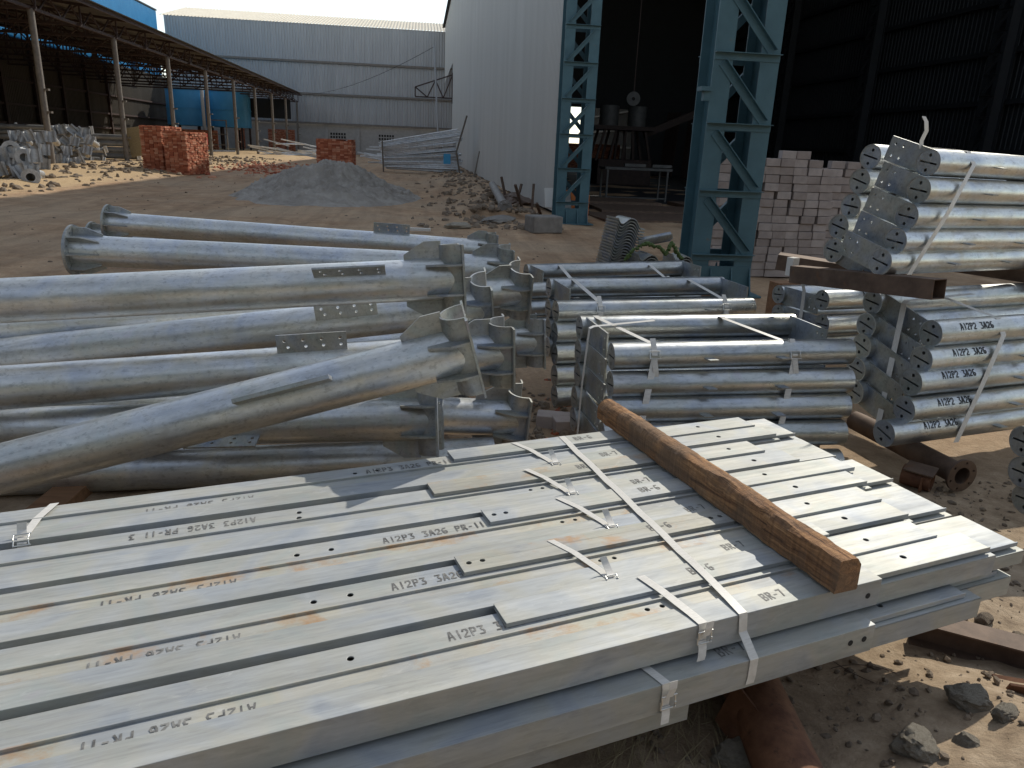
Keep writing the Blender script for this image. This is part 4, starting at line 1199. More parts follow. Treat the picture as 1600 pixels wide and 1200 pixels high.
# ---- rusty flanged pipe and lump under bundle E
a = atz(1500, 742, .105); b = atz(1400, 690, .105); d = (a-b).normalized()
t = thing('flanged_pipe', 'short rusty pipe with round bolted flange under the stencilled bundle', 'rusty pipe', axes(a, d))
MB().tube((-.8, 0, 0), (0, 0, 0), .058, 28, caps=(0,0), inner=.05).obj('tube', M_RUST2, t, smooth=40)
m = MB(); m.holed(circ(0, 0, .088, 32), [circ(0, 0, .046, 24)] + [circ(.070*math.cos(R(60*i+20)), .070*math.sin(R(60*i+20)), .007, 8) for i in range(6)], .014)
m.obj('flange', M_RUST2, t, smooth=35)
# lump: rusty cut tube with a welded tab
a = atz(1440, 748, .06)
t = thing('rusty_bracket', 'rusty tube offcut with a bent tab beside the flanged pipe', 'scrap', TR(a.x, a.y, a.z) @ RZ(R(-50)))
MB().tube((-.09, 0, 0), (.05, 0, 0), .055, 16, caps=(0,0), inner=.045).obj('tube', M_RUST, t, smooth=40)
MB().box(-.08, .06, -.05, .05, .052, .060).obj('tab', M_RUST2, t, RX(R(12)))
MB().box(.01, .018, -.07, .07, -.055, .03).obj('lug', M_RUST, t)
# right edge bundle G
for i, (x, y, z) in enumerate(((1598, 690, .36), (1596, 738, .22), (1602, 780, .085))):
    p = atd(x, y, 3.25)
    pipe(['upper pipe end cut off by the right edge of the photo', 'middle pipe end cut off by the right edge of the photo', 'lowest pipe end at the right edge, near the ground'][i], 'pipe ends at the right edge', (p.x, p.y, max(p.z, .085)), 6, 0, 1.3, 0)

# ================================================================== CORRUGATED CLAMP PLATES
def clamp_mesh():
    pts = [(-.17,.040),(-.155,.018),(-.13,-.004),(-.105,-.006),(-.08,.018),(-.055,.050),(-.025,.072),(.012,.076),(.045,.060),(.072,.032),(.095,.004),(.12,-.010),(.145,-.012),(.17,-.004)]
    m = MB(); n = len(pts); t = .010; prof = [(x, z+t/2) for x, z in pts] + [(x, z-t/2) for x, z in pts[::-1]]; k = 2*n
    m.v = [(p[0], -.18, p[1]) for p in prof] + [(p[0], .18, p[1]) for p in prof]
    m.f = [(i, (i+1) % k, k+(i+1) % k, k+i) for i in range(k)]
    for i in range(n-1):
        m.f.append((i, i+1, k-2-i, k-1-i)); m.f.append((k+i, k+k-1-i, k+k-2-i, k+i+1))
    return m.mesh('clamp_plate', M_PLATE, 35)
ME_CL = clamp_mesh()
def clamp(pos, ax, tilt, label, group, roll=0):
    M = TR(*pos) @ RZ(R(ax)) @ RX(R(tilt)) @ RY(R(roll))
    return tag(place('clamp_plate', ME_CL, None, M), label, 'steel clamp', group)
NTH = ['lowest','second','third','fourth','fifth','sixth','seventh','eighth','ninth','tenth','eleventh','twelfth','thirteenth','fourteenth','fifteenth','sixteenth','seventeenth']
base = aty(958, 426, 8.1); topp = aty(977, 350, 8.2)
for i in range(18):
    p = base.lerp(topp, i/17)
    clamp((p.x, p.y, max(.05, p.z)), 8, 0, f'{NTH[i]} wavy steel clamp up the tall leaning stack of clamps' if i < 17 else 'topmost wavy clamp of the tall leaning stack', 'clamps of the tall stack', 12)
b2 = aty(1008, 415, 7.9)
for i in range(6):
    clamp((b2.x, b2.y, max(.12, b2.z - .09 + i*.03)), 4, 0, f'{NTH[i]} wavy steel clamp up the low middle stack, under the green rope', 'clamps of the low middle stack', 14)
b2 = aty(1062, 418, 8.0)
for i in range(6):
    clamp((b2.x, b2.y, max(.12, b2.z - .07 + i*.028)), 0, 0, f'{NTH[i]} wavy steel clamp up the low right stack beside the column', 'clamps of the low right stack', 18)
p = aty(1024, 378, 8.05)
clamp((p.x, p.y, p.z), 78, -14, 'single bright clamp lying turned on top of the low stacks', None, 10)
tag(MB().box(-.9, .5, -.25, .25, -.02, .16).obj('timber_bearer', M_BROWN, None, TR(2.75, 8.1, 0)), 'timber under the corrugated clamp stacks', 'timber')
def rope(pts, r, label):
    m = MB(); q = random.Random(5)
    for (a, b) in zip(pts, pts[1:]):
        n_ = 6
        for i in range(n_):
            pa = a.lerp(b, i/n_) + V3((q.uniform(-1,1), q.uniform(-1,1), q.uniform(-1,1)))*r*.5; pb = a.lerp(b, (i+1)/n_) + V3((q.uniform(-1,1), q.uniform(-1,1), q.uniform(-1,1)))*r*.5
            m.tube(pa, pb, r*q.uniform(.7, 1.2), 7)
    return tag(m.obj('green_rope', M_ROPE, None, smooth=60), label, 'rope')
rope([aty(975, 408, 7.6), aty(990, 390, 7.6), aty(1010, 380, 7.62), aty(1032, 388, 7.62), aty(1040, 398, 7.65), aty(1050, 378, 7.7), aty(1056, 392, 7.7), aty(1066, 405, 7.75)], .02, 'bunched green rope tied round the low clamp stacks')

# ================================================================== PALE BLOCK STACK
bs = thing('block_stack', 'tall stack of pale pinkish concrete blocks behind the teal column', 'block stack', TR(4.02, 9.9, 0) @ RZ(R(4)))
bw, bh, bd = .215, .108, .11
shapes = [MB().box(.004, bw-.004, .0, bd, .0025, bh-.0025).mesh('block', M_BLOCK, None, .006),
          MB().box(.003, bd-.003, .0, bw, .0025, bh-.0025).mesh('block', M_BLOCK, None, .006)]
q = random.Random(11)
def wallblocks(root, x0, y0, ncols, nrows, seed, topcut=()):
    qq = random.Random(seed)
    for c in range(ncols):
        for r in range(nrows - (topcut[c] if c < len(topcut) else 0)):
            jx = qq.uniform(-.012, .012); jy = qq.uniform(-.018, .018)
            place('block', shapes[0], root, TR(x0 + c*(bw+.004) + jx + .02*math.sin(r*.9+c), y0 + jy, r*bh) @ RZ(R(qq.uniform(-2.5, 2.5))) @ RY(R(qq.uniform(-.8, .8))))
wallblocks(bs, 0, 0, 8, 16, 3, (1, 0, 0, 1, 0, 0, 1, 2))
MB().box(.05, 1.68, .12, .95, 0, 1.52).obj('block_core', M_BLOCK, bs); 
for r in range(14):
    for c in range(3):
        place('block', shapes[1], bs, TR(-.012 + q.uniform(-.008, .008), .10 + c*(bw+.01) , r*bh))
for c in range(7):
    for d in range(3):
        place('block', shapes[0], bs, TR(c*.22 + q.uniform(-.01, .01), .13 + d*.14, 14*bh + q.uniform(0, .004)))
bs2 = thing('block_stack', 'lower stack of pale blocks to the right, behind the tilted bundle', 'block stack', TR(5.82, 10.3, 0) @ RZ(R(2)))
wallblocks(bs2, 0, 0, 6, 15, 9, (0, 0, 1, 0, 0, 1))
MB().box(.05, 1.25, .12, .9, 0, 1.5).obj('block_core', M_BLOCK, bs2)

# ================================================================== BRICK STACKS
def brick_stack(label, x, y, rot, LX, LY, rows, bl, bh, group=None, ragged=0):
    root = thing('brick_stack', label, 'brick stack', TR(x, y, 0) @ RZ(R(rot)), group)
    m = MB(); q = random.Random(int(x*7+y)); off0 = gz(x, y) - .05
    m.box(.03, LX-.03, .03, LY-.03, off0, rows*bh*.93)
    for r in range(rows):
        cut = 0
        for (n_, L, side) in ((max(1, round(LX/bl)), LX, 0), (max(1, round(LX/bl)), LX, 1), (max(1, round(LY/bl)), LY, 2), (max(1, round(LY/bl)), LY, 3)):
            st = L/n_
            for c in range(n_):
                if ragged and r > rows-1-ragged and q.random() < .5: continue
                a = c*st + q.uniform(.0, .012); b = (c+1)*st - q.uniform(.004, .014); j = q.uniform(-.035, .022)
                z0 = off0 + r*bh + .004; z1 = off0 + (r+1)*bh - .006
                if side == 0: m.box(a, b, j, .11+j, z0, z1)
                elif side == 1: m.box(a, b, LY-.11+j, LY+j, z0, z1)
                elif side == 2: m.box(j, .11+j, a+.002, b, z0+.001, z1-.001)
                else: m.box(LX-.11+j, LX+j, a+.002, b, z0+.001, z1-.001)
    for c in range(round(LX/bl)):
        for d in range(round(LY/.12)):
            if q.random() < .9: m.box(c*bl+.006, (c+1)*bl-.006, d*.12+.005, min(LY, (d+1)*.12)-.004, off0+rows*bh-.01, off0+rows*bh+q.uniform(.0, .012))
    o = m.obj('bricks', M_BRICK, root); tag(o, kind='stuff')
    return root
brick_stack('left one of two square red brick stacks beside the open shed', -11.55, 34.0, -12, .92, 1.7, 22, .17, .0800)
brick_stack('right one of two square red brick stacks, its side in full sun', -10.42, 33.35, -13, .95, 1.8, 21, .175, .081)
brick_stack('dark red brick stack in shade behind the grey sand heap', -6.2, 48.0, -6, 2.15, 1.3, 17, .24, .105, None, 2)

# ================================================================== SAND HEAP
m = MB(); NR, NA = 80, 220
cx0, cy0 = -2.75, 24.2
def sand(rr, a):
    x = cx0 + rr*math.cos(a)*3.0; y = cy0 + rr*math.sin(a)*4.9
    v = V3((x, y, 0))
    prof = max(0, 1-rr**1.35)**1.25*.98
    prof *= 1 + .42*noise.noise(v*.8)
    e = .14*noise.noise(v*1.6) + .13*abs(noise.noise(v*3.6)) + .10*noise.noise(v*6) + .09*abs(noise.noise(v*11)) + .05*noise.noise(v*19)
    edge = 1 if rr < .8 else max(0, (1.05-rr)/.25)
    return (x, y, prof + e*edge*min(1, prof*3+.3) + gz(x, y) - .06)
m.v.append(sand(0, 0))
for i in range(1, NR+1):
    for k in range(NA):
        a = 2*math.pi*k/NA; wob = 1 + .16*noise.noise(V3((math.cos(a)*1.7, math.sin(a)*1.7, 4)))
        m.v.append(sand(i/NR*1.05*wob, a))
for k in range(NA): m.f.append((0, 1+k, 1+(k+1) % NA))
for i in range(NR-1):
    for k in range(NA):
        a = 1+i*NA+k; b = 1+i*NA+(k+1) % NA; m.f.append((a, a+NA, b+NA, b))
tag(m.obj('sand_heap', M_SAND, None, smooth=180), 'heap of grey sand in the middle of the yard', 'sand heap')

# ================================================================== GOODS UNDER THE OPEN SHED
def mini_pole(label, p0, p1, group, sc_=1.3, ring=True, saddle=True, roll=0, D=PD):
    dv = p1-p0; L = dv.length/sc_
    up = V3((0,0,1))
    t = thing('galvanised_pole', label, 'steel pole', axes(p0, dv, up) @ RX(R(roll)) @ Matrix.Scale(sc_, 4), group)
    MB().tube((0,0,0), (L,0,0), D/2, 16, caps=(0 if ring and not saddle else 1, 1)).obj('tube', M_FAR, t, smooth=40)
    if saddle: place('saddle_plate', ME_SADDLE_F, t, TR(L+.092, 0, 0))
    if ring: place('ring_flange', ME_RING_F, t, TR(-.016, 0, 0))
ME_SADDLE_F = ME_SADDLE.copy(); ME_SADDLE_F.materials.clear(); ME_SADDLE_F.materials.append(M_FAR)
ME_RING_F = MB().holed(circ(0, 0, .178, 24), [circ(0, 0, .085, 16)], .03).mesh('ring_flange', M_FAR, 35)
q = random.Random(21)
gl = 'poles stacked crosswise under the open shed'
for r in range(7):
    for c in range(2):
        y = 40.6 + c*.9 + q.uniform(-.1, .1); z = .25 + r*.235
        x1 = -16.9 + q.uniform(-.5, 1.1)
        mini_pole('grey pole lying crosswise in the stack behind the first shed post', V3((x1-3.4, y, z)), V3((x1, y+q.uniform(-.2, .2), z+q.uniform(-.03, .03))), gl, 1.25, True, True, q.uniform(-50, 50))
gl = 'pole ends heaped between the first two shed posts'
for i in range(26):
    r = i // 7; c = i % 7
    x = -16.9 + c*.31 + q.uniform(-.1, .1) + r*.12; z = .30 + r*.42 + q.uniform(-.05, .1); y = 36.4 + r*.5 + q.uniform(-.3, .3)
    d = (V3((-x, -y, 0)).normalized() + V3((q.uniform(-.2, .25), 0, q.uniform(-.05, .25)))).normalized()
    mini_pole('pole end with bright curved plate in the heap between the first posts', V3((x, y, z)) - d*1.5, V3((x, y, z)), gl, 1.25, False, True, q.choice((-20, 0, 10, 25, 40)) + q.uniform(-8, 8))
gl = 'pole ends heaped in front of the first shed post'
for i in range(15):
    r = i // 5; c = i % 5
    x = -15.0 + c*.36 + q.uniform(-.08, .08) - r*.05; z = .42 + r*.44 + q.uniform(-.04, .08); y = 30.4 - c*.1 + r*.4 + q.uniform(-.2, .2)
    d = (V3((-x, -y, 0)).normalized() + V3((q.uniform(-.15, .25), 0, q.uniform(-.05, .2)))).normalized()
    mini_pole('pole end with bright plate in the heap before the first post', V3((x, y, z)) - d*1.5, V3((x, y, z)), gl, 1.25, False, True, q.choice((-15, 0, 12, 28)) + q.uniform(-8, 8))
gl = 'pole ends heaped at the left edge'
for i in range(20):
    r = i // 8; c = i % 8
    x = -13.6 + c*.36 + q.uniform(-.08, .08) - r*.12; z = .40 + r*.46 + q.uniform(-.04, .06); y = 24.6 - c*.12 + r*.35 + q.uniform(-.2, .2)
    d = (V3((-x, -y, 0)).normalized() + V3((q.uniform(-.15, .2), 0, q.uniform(-.05, .15)))).normalized()
    mini_pole('pole end with flat curved plate in the heap at the left edge', V3((x, y, z)) - d*1.5, V3((x, y, z)), gl, 1.25, False, True, q.choice((-12, 0, 5, 18, 30)) + q.uniform(-6, 6))
for (px, py, y, lab) in ((17, 233, 24.4, 'upper ring flanged pole end at the left edge'), (38, 246, 24.0, 'middle ring flanged pole end at the left edge'), (48, 277, 23.2, 'lowest ring flanged pole end, nearest the road')):
    p = aty(px, py, y); d = V3((.35, -1, .05)).normalized()
    mini_pole(lab, p, p - d*2.9, 'ring flanged pole ends at the left edge', 1.35, True, False)
gl = 'thick poles beside the second shed post'
for r in range(4):
    z = .35 + r*.33
    mini_pole('thick pole lying beside the second shed post, near the tan board', V3((-19.6, 45.5, z)), V3((-15.8 + q.uniform(-.3, .3), 45.2, z)), gl, 1.6, True, True, q.uniform(-40, 40))
tag(MB().box(0, .9, 0, .05, 0, 1.5).obj('board', M_STRAW, None, TR(-15.7, 44.6, .35) @ RZ(R(-25)) @ RY(R(-8))), 'tan board standing between the second post and the brick stacks', 'board')
for i in range(3):
    m = MB(); m.box(-.12, .12, -.1, -.07, 0, 2.9); m.box(-.12, -.09, -.07, .1, 0, 2.9); m.box(.09, .12, -.07, .1, 0, 2.9)
    tag(m.obj('steel_channel', M_FAR, None, TR(-20.9 + i*.55, 38 + i*.2, .2) @ RX(R(8)) @ RY(R(3))), ['leftmost upright channel leaning in the open shed', 'middle upright channel leaning in the open shed', 'right upright channel leaning in the open shed'][i], 'steel channel')
def bars(label, group, n_, cx_, cy_, sx, sy, h, seed, L=(2, 4), name='steel_angle'):
    q = random.Random(seed)
    for i in range(n_):
        l = q.uniform(*L); m = MB(); m.box(-l/2, l/2, -.06, -.045, -.06, .06); m.box(-l/2, l/2, -.045, .06, -.06, -.045)
        f = q.random()
        tag(m.obj(name, M_BEAM if cx_ > -20 else M_FAR, None, TR(cx_ + q.uniform(-sx, sx), cy_ + q.uniform(-sy, sy), .12 + h*f*q.random()) @ RZ(q.uniform(-.5, .5)) @ RY(q.uniform(-.22, .22)) @ RX(q.uniform(-.5, .5))), label, 'steel angle', group)
bars('loose galvanised angle in the low tangle before the far grey shed', 'tangle of angles left of the dark brick stack', 34, -11.6, 78, 3.0, 2.5, 1.5, 4)
bars('loose galvanised angle in the tangle between brick stack and beam pile', 'tangle of angles right of the dark brick stack', 20, -2.4, 66, 1.7, 2.0, 1.7, 6)
bars('long dark bar stored low at the back of the open shed', 'bars stored at the back of the open shed', 16, -22, 70, 3, 4, 1.6, 8, (3, 6))
tag(MB().tube((0,0,0), (0,0,.9), .28, 16).obj('red_drum', M_RED, None, TR(-17.6, 66.5, .9), smooth=40), 'small red drum seen between the shed posts', 'drum')
t = thing('steel_rack', 'pale steel rack between the blue tanks and the posts', 'rack', TR(-20.6, 80, 0))
for x in (0, 1.6):
    MB().box(x, x+.1, 0, .1, 0, 3.2).obj('upright', M_POST, t)
for z in (.8, 1.8, 3.1):
    MB().box(0, 1.7, .02, .08, z, z+.08).obj('rail', M_POST, t)

# ================================================================== BEAM PILE against the white wall
def beam_mesh(L):
    m = MB(); m.box(0, L, -.012, .012, -.05, .05); m.box(0, L, -.075, .075, .034, .056); m.box(0, L, -.06, .06, -.056, -.038)
    for k in range(int(L/.6)): m.box(.3+k*.6, .33+k*.6, -.058, .058, -.04, .04)
    return m.mesh('steel_beam', M_BEAM)
q = random.Random(2)
for i in range(16):
    f = i/15
    for c in range(2):
        a = V3((-2.15 + q.uniform(-.25, .2), 47 + c*.25, .22 + f*1.30 + .10*c)); b = V3((2.2 + q.uniform(-.25, .25), 43.6 + c*.4, .25 + f*2.15 + .08*c + q.uniform(-.05, .05)))
        L = (b-a).length
        o = place('steel_beam', beam_mesh(L), None, axes(a, b-a) @ RX(R(q.uniform(-30, 30))))
        tag(o, f'{["front", "back"][c]} beam in layer {["one","two","three","four","five","six","seven","eight","nine","ten","eleven","twelve","thirteen","fourteen","fifteen","sixteen"][i]} from the ground of the fanned beam pile', 'steel beam', 'galvanised beams piled against the white wall')
tag(MB().tube((2.62, 43.4, 3.25), (2.05, 43.1, 1.3), .05, 8).tube((2.05, 43.1, 1.3), (2.3, 43.0, -.05), .05, 8).obj('stick', M_STICK, None, smooth=60), 'crooked dark stick propped against the beam pile', 'stick')
tag(MB().tube((3.1, 40, 1.4), (2.75, 39, -.05), .035, 8).obj('stick', M_STICK, None, smooth=60), 'thin stick leaning on the foot of the white wall', 'stick')
tag(MB().tube((-2.18, 46.6, 1.75), (-2.12, 46.5, -.05), .045, 8).obj('stick', M_STICK, None, smooth=60), 'upright stake at the left end of the beam pile', 'stake')
tag(MB().box(-.2, .2, -.02, .02, 0, .55).obj('blue_rag', M_BLUE, None, TR(1.55, 43.35, .65) @ RX(R(6))), 'small blue cloth hanging on the beam pile', 'cloth')
tag(MB().tube((1.10, 60, 8.7), (1.55, 60, -.05), .07, 10).obj('lamp_pole', M_GSHEET, None, smooth=60), 'slender grey pole in front of the grey shed', 'pole')
m = MB(); pts = []
for i in range(25):
    f = i/24; a = V3((1.10, 60, 8.6)); b = V3((-14.6, 104, 7.2)); p = a.lerp(b, f); p.z -= 1.5*4*f*(1-f)*.5; pts.append(p)
for a, b in zip(pts, pts[1:]): m.tube(a, b, .018, 6)
tag(m.obj('cable', M_HOLE, None, smooth=60), 'thin cable sagging from the grey pole to the open shed', 'cable')
t = thing('wall_bracket', 'small dark lattice bracket sticking out of the white wall', 'bracket', TR(3.3, 79.5, 6.2))
for (a, b) in (((0,0,2.2), (-3.7,0,.9)), ((0,0,0), (-3.7,0,0)), ((-3.7,0,.9), (-3.7,0,0)), ((0,0,2.2), (-.9,0,0)), ((-.9,0,0), (-1.7,0,1.6)), ((-1.7,0,1.6), (-2.5,0,0)), ((-2.5,0,0), (-3.7,0,.9)), ((0,0,2.4), (0,0,-.5))):
    MB().bar(a, b, .12, .12).obj('bar', M_TRUSS, t)

# ================================================================== FOOT OF THE WHITE WALL
t = thing('flanged_pipe', 'dusty grey pipe with round flange lying at the foot of the white wall', 'pipe', axes(V3((2.10, 18.5, .22)), V3((-.05, -1, -.015))))
MB().tube((-7.2, 0, .10), (0, 0, 0), .115, 20).obj('tube', M_PALEPIPE, t, smooth=40)
MB().holed(circ(0, 0, .185, 28), [circ(0, 0, .09, 20)] + [circ(.14*math.cos(R(45*i)), .14*math.sin(R(45*i)), .014, 8) for i in range(8)], .03).obj('flange', M_PALEPIPE, t, smooth=35)
def rock_mesh(seed, mat, sub=2):
    bm = bmesh.new(); bmesh.ops.create_icosphere(bm, subdivisions=sub, radius=.5)
    o = V3((seed*3.1, seed*1.7, seed))
    for v in bm.verts:
        d = v.co.normalized(); k = 1 + .34*noise.noise(d*1.3+o) + .18*noise.noise(d*3.1+o) + .11*noise.noise(d*7+o) + .06*noise.noise(d*15+o)
        v.co = d*.5*k
        for ax in (V3((1,.2,.1)), V3((-.3,1,.4)), V3((.2,-.5,1))):
            ax = ax.normalized(); lim = .36
            if v.co.dot(ax) > lim: v.co -= ax*(v.co.dot(ax)-lim)*.85
    me = bpy.data.meshes.new('rock'); bm.to_mesh(me); bm.free(); me.materials.append(mat)
    me.polygons.foreach_set('use_smooth', [True]*len(me.polygons)); me.set_sharp_from_angle(angle=R(18)); return me
def rock(name, label, cat, x, y, z, sx, sy, sz, rot, seed, mat, group=None, sub=4):
    o = place(name, rock_mesh(seed, mat, sub), None, TR(x, y, z) @ RZ(R(rot)) @ Matrix.Diagonal((sx, sy, sz, 1)))
    return tag(o, label, cat, group)
tag(MB().box(-.33, .33, -.25, .25, 0, .34).obj('concrete_block', M_CONC, None, TR(2.55, 15.3, -.02) @ RZ(R(14)), bevel=.03), 'dark concrete lump at the corner of the white wall', 'concrete block')
rock('concrete_slab', 'flat grey slab tilted beside the flanged pipe', 'slab', 1.75, 16.8, .06, 1.5, .55, .22, 60, 3, M_CONC)
rock('stone', 'long pale stone on the shaded yard before the white wall', 'stone', .80, 15.4, .05, .62, .25, .16, 6, 5, M_STONE)
tag(MB().box(-.2, .2, -.04, .04, 0, .05).obj('plank', M_STRAP, None, TR(.02, 14.6, .02) @ RZ(R(-6))), 'short white scrap lying on the yard behind the poles', 'scrap')
q = random.Random(17)
for i in range(5):
    m = MB(); m.bar((0, 0, 0), (q.uniform(-.5, .5), q.uniform(-.4, .4), q.uniform(.3, .8)), .06, .05)
    tag(m.obj('scrap_iron', M_RUST2, None, TR(2.5 + .12*i, 21.5 - i*.8, .05) @ RZ(q.uniform(0, 3))), ['rusty bar leaning farthest along the wall foot', 'second rusty bar from the far end of the wall foot', 'rusty bar in the middle of the wall foot scrap', 'rusty bar behind the pipe flange', 'rusty bar nearest the corner of the white wall'][i], 'scrap iron')
rock('rust_lump', 'dark rusty lump of scrap behind the grey pipe', 'scrap iron', 2.75, 21.2, .15, .8, 1.8, .6, 10, 8, M_RUST2)
for i in range(2):
    tag(MB().box(0, .34, 0, .5, 0, .04).obj('paper_scrap', M_STRAP, None, TR(2.95 + i*.22, 17.6 - i*.5, .30) @ RX(R(60)) @ RY(R(20*i))), ['white scrap caught under the white wall, left', 'white scrap caught under the white wall, right'][i], 'scrap')

# rubble: small stones nobody could count
def rubble(name, label, spots, mat, seed):
    q = random.Random(seed); m = MB()
    ico = []
    bm = bmesh.new(); bmesh.ops.create_icosphere(bm, subdivisions=1, radius=1); bv = [v.co.copy() for v in bm.verts]; bf = [tuple(v.index for v in f.verts) for f in bm.faces]; bm.free()
    for (x, y, s) in spots:
        e = Matrix.Rotation(q.uniform(0, 6), 3, 'Z') @ Matrix.Rotation(q.uniform(0, 6), 3, 'X')
        sx, sy, sz = s*q.uniform(.7, 1.4), s*q.uniform(.6, 1.1), s*q.uniform(.45, .9)
        z = gz(x, y)
        m.add([V3((x, y, z)) + e @ V3((v.x*sx*q.uniform(.8, 1.2), v.y*sy*q.uniform(.8, 1.2), v.z*sz*q.uniform(.8, 1.2))) for v in bv], bf)
    o = m.obj(name, mat, None); tag(o, label, 'rubble', kind='stuff'); return o
sp = []
for i in range(700):
    y = 15.5 + 38*q.random()**1.6; sp.append((q.gauss(2.0, .75), y, q.uniform(.02, .10)*(1 + y*.01)))
rubble('rubble', 'grey rubble along the foot of the white wall', [s_ for s_ in sp if s_[0] < 3.2], M_CLOD, 1)
sp = [(q.uniform(-15.5, -9.7), q.uniform(15, 60), q.uniform(.03, .16)) for i in range(900)]
rubble('spoil', 'straw coloured spoil in front of the open shed', sp, M_CLOD, 2)
sp = [(q.uniform(-9, 3), 8 + 40*q.random()**1.5, q.uniform(.010, .035)) for i in range(500)]
rubble('pebbles', 'pebbles scattered over the yard', sp, M_CLOD, 3)
sp = [(q.uniform(-10.5, -5.2) + (q.random()-.5), q.gauss(45, 4.5), q.uniform(.06, .14)) for i in range(420)]
rubble('brick_rubble', 'broken red bricks strewn between the brick stacks', sp, M_BRICK, 4)
sp = [(q.gauss(.72, .28), q.gauss(4.1, .5), q.uniform(.012, .05)) for i in range(260)]
rubble('brick_rubble', 'broken brick and chips on the ground between poles and bundles', sp[::4], M_BRICK, 5)
rubble('chips', 'earth and stone chips on the ground between poles and bundles', sp, M_CLOD, 7)
sp = []
for i in range(2600):
    x, y = q.uniform(.6, 3.2), q.uniform(1.3, 3.3)
    sp.append((x, y, .003 + .016*q.random()**3))
rubble('clods', 'small clods and crumbs on the earth by the front pallet', sp, M_CLOD, 6)

# ================================================================== BOTTOM RIGHT CORNER
def gnd(px, py):
    z = .1
    for _ in range(12):
        p = atz(px, py, z); z = .5*z + .5*gz(p.x, p.y)
    return atz(px, py, z)
t = thing('rusty_pipe', 'thick rusty pipe lying under the front edge of the channels', 'rusty pipe', axes(V3((1.085, 2.45, .085)), V3((-.13, -1.04, 0))))
MB().tube((0,0,0), (1.14,0,0), .086, 40, caps=(0,0), inner=.079).obj('tube', M_RUST, t, smooth=40)
m = MB(); m.box(0, .30, -.004, .004, -.07, .07); m.box(0, .30, .004, .07, -.07, -.062)
tag(m.obj('angle_iron', M_RUST, None, axes(V3((.885, 1.66, .10)), V3((.06, -.30, -.03))) @ RX(R(-18))), 'rusty angle iron offcut against the thick rusty pipe', 'angle iron')
a = V3((1.72, 2.02, .055)); b = V3((2.45, 1.55, .06))
m = MB(); L = (b-a).length; m.box(0, L, -.05, .05, .040, .047); m.box(0, L, -.05, .05, -.047, -.040); m.box(0, L, -.004, .004, -.040, .040)
tag(m.obj('rusty_beam', M_RUST2, None, axes(a, b-a)), 'dark rusty beam on the earth at the right edge', 'steel beam')
m = MB(); m.box(0, .5, -.004, .004, -.05, .05); m.box(0, .5, .004, .08, -.05, -.043)
tag(m.obj('angle_iron', M_RUST, None, axes(V3((1.80, 1.68, .06)), V3((.45, -.16, .0))) @ RX(R(25))), 'bright rusty angle iron end at the right edge', 'angle iron')
for (px, py, sx, sy, sz, rot, seed, mt, lab) in (
    (1428, 1165, .115, .10, .09, 20, 11, M_STONE, 'big rough pale stone at the bottom edge'),
    (1512, 1168, .07, .07, .065, 70, 12, M_STONE, 'rounded pale stone just right of the big one'),
    (1515, 1092, .12, .10, .07, -20, 13, M_STONE, 'angular grey stone half buried above the pale pair'),
    (1570, 1115, .09, .06, .05, 15, 14, M_STONE, 'small grey stone next to the rusty angle iron'),
    (1150, 1185, .13, .11, .09, 0, 15, M_STONE, 'pale lump left of the rusty pipe')):
    p = gnd(px, py); rock('stone', lab, 'stone', p.x, p.y, p.z + sz*.12, sx, sy, sz, rot, seed, mt)
q = random.Random(31)
for i, (x, y, s_) in enumerate(((1.98, 2.02, .10), (2.08, 2.10, .08), (2.00, 2.13, .07), (1.88, 2.00, .06), (2.12, 1.98, .07))):
    rock('earth_clod', ['largest red clod beyond the right end of the channels', 'red clod behind the largest one', 'red clod left of the pair', 'smallest red clod nearest the rusty beam', 'red clod at the far right'][i], 'clod', x, y, .015, s_, s_*.8, s_*.55, q.uniform(0, 180), 20+i, M_CLOD, 'clods beyond the channels', 2)
m = MB(); pts = []
for i in range(30):
    f = i/29; pts.append(V3((1.10 + .42*f, 1.98 - .24*f + .05*math.sin(f*5), .012 + .045*math.sin(f*3.1) + .006*math.sin(f*17))))
for a, b in zip(pts, pts[1:]): m.tube(a, b, .0016, 6)
tag(m.obj('wire', M_RUST2, None, smooth=60), 'thin dark wire curving over the earth beside the rusty pipe', 'wire')
m = MB(); pts = []
for i in range(24):
    f = i/23; pts.append(V3((1.35 + .30*f, 1.88 - .20*f*f, .010 + .03*math.sin(f*3.1))))
for a, b in zip(pts, pts[1:]): m.tube(a, b, .0013, 6)
tag(m.obj('wire', M_RUST2, None, smooth=60), 'second thin wire running towards the grey stones', 'wire')
m = MB(); q = random.Random(77)
for i in range(160):
    x, y = q.uniform(.45, .95), q.uniform(1.35, 1.75); a = q.gauss(1.1, .35); l = q.uniform(.06, .22)
    p = V3((x, y, .006 + q.random()*.02)); m.bar(p, p + V3((math.cos(a)*l, math.sin(a)*l, q.uniform(-.004, .03))), .0018, .0012)
tag(m.obj('dry_straw', M_STRAW, None), 'dry straw stalks on the shaded earth', 'straw', kind='stuff')

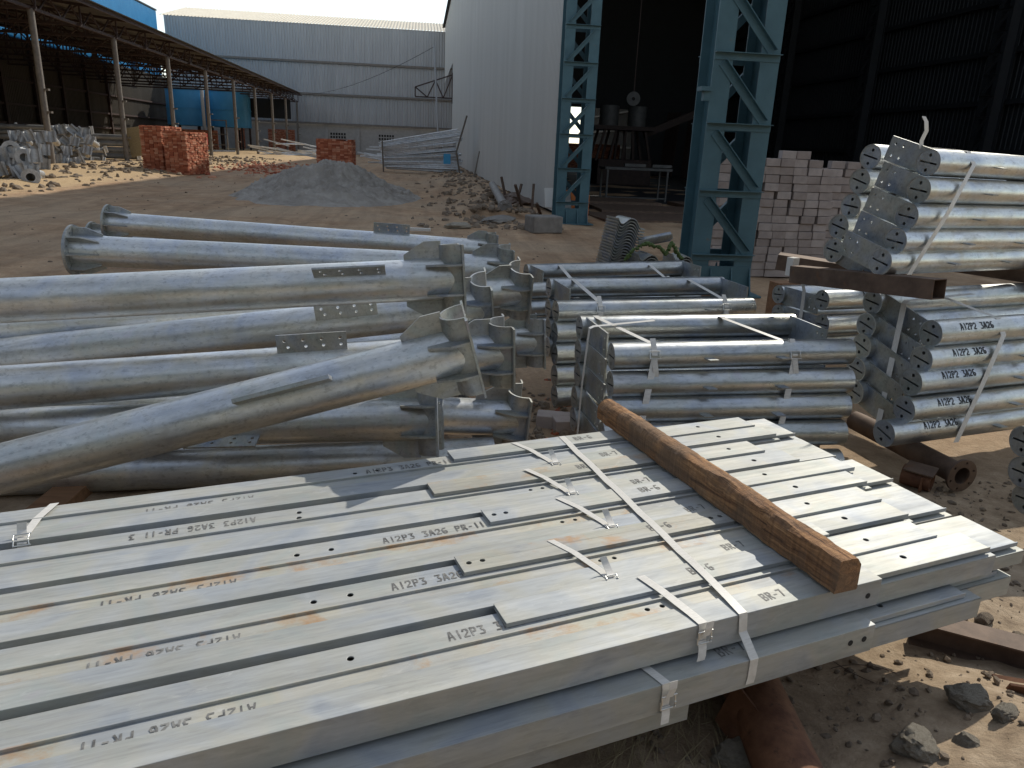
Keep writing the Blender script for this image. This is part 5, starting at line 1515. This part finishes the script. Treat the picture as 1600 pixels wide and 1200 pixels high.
# ================================================================== INSIDE THE WHITE SHED
q = random.Random(41)
for i, (x, y, lx, ly, rz) in enumerate(((5.3, 19.0, 3.6, 2.2, 4), (6.0, 21.6, 4.2, 2.4, -3), (5.2, 24.6, 3.4, 2.2, 2), (8.6, 20.2, 3.0, 2.0, 6), (7.6, 16.6, 2.4, 1.7, -4), (9.2, 23.6, 3.0, 2.2, 0))):
    tag(MB().box(-lx/2, lx/2, -ly/2, ly/2, 0, .05 + .03*(i % 3)).obj('steel_plate', M_RUST2, None, TR(x + lx/2 - .9, y, .012 + .003*i) @ RZ(R(rz))),
        ['brown steel plate just inside the shed beside the near column', 'large brown steel plate second inside the shed', 'brown plate farthest inside, left', 'brown plate to the right on the shed floor', 'brown plate nearest the opening of the shed', 'brown plate farthest inside, right'][i], 'steel plate', 'steel plates on the shed floor')
t = thing('steel_table', 'pale steel frame table standing inside the dark shed', 'table', TR(6.5, 26, 0))
for x in (0, 2.15):
    for y in (0, .9): MB().box(x-.03, x+.03, y-.03, y+.03, 0, 1.06).obj('leg', M_FRAME, t)
MB().box(-.1, 2.3, -.05, .95, 1.06, 1.14).obj('table_top', M_FRAME, t)
MB().box(0, 2.15, -.02, .02, .10, .15).obj('rail', M_FRAME, t)
for x, l in ((.75, .75), (1.75, .7)):
    tag(MB().box(x, x+l, .2, .4, 0, .10).obj('steel_strip', M_FRAME, None, TR(6.5-.1, 26, 1.17)), ['left bright strip on the steel table', 'right bright strip on the steel table'][x > 1], 'steel strip')
t = thing('hopper_machine', 'dark machine with splayed legs and two grey drums inside the shed', 'machine', TR(10.6, 40, 0))
MB().box(-1.4, 1.5, -.9, .9, 0, 1.3).obj('body', M_MACH, t, bevel=.05)
MB().box(-1.7, 1.5, -1, 1, 2.75, 2.95).obj('platform', M_MACH, t)
for x0, x1 in ((-1.5, -1.1), (-.8, -.5), (-.1, .0), (.5, .35), (1.4, 1.0)):
    MB().bar((x0, -.8, 1.2), (x1, -.8, 2.8), .12, .12).obj('leg', M_MACH, t); MB().bar((x0, .8, 1.2), (x1, .8, 2.8), .12, .12).obj('leg', M_MACH, t)
for x in (-.75, .75): MB().tube((x, 0, 2.95), (x, 0, 3.95), .5, 24).obj('drum', M_FRAME, t, smooth=40)
MB().bar((1.2, 0, 2.6), (5.4, 0, 4.4), .35, .35).obj('chute', M_MACH, t)
t = thing('wheel_reel', 'round grey reel hanging high inside the shed', 'reel', axes(V3((8.3, 30, 3.65)), V3((-.25, -1, 0))))
MB().holed(circ(0, 0, .26, 28), [circ(0, 0, .07, 14)], .08).obj('disc', M_FRAME, t, smooth=35)
MB().bar((.04, 0, 0), (.04, 0, 10.8), .04, .04).obj('hanger', M_MACH, t)
tag(MB().tube((0,0,0), (0,0,.55), .14, 16).obj('orange_cover', M_CLOTH, None, TR(4.02, 18.3, .05), smooth=40), 'orange covered cylinder just behind the near column', 'cylinder')
tag(MB().box(-.3, .3, 0, .3, 0, .55).obj('orange_box', M_CLOTH, None, TR(3.55, 17.9, .15)), 'orange box behind the foot of the near column', 'box')
for i in range(3):
    tag(MB().box(-.5, .5, -.02, .02, 0, 3.6).obj('pale_sheet', M_MACH, None, TR(14.5 + i*.75, 44 - i*1.6, .4) @ RZ(R(-62)) @ RX(R(-4))), ['first','second','third','fourth','fifth','sixth','seventh'][i] + ' dark sheet from the far end, propped inside the shed', 'sheet', 'sheets propped inside the shed')
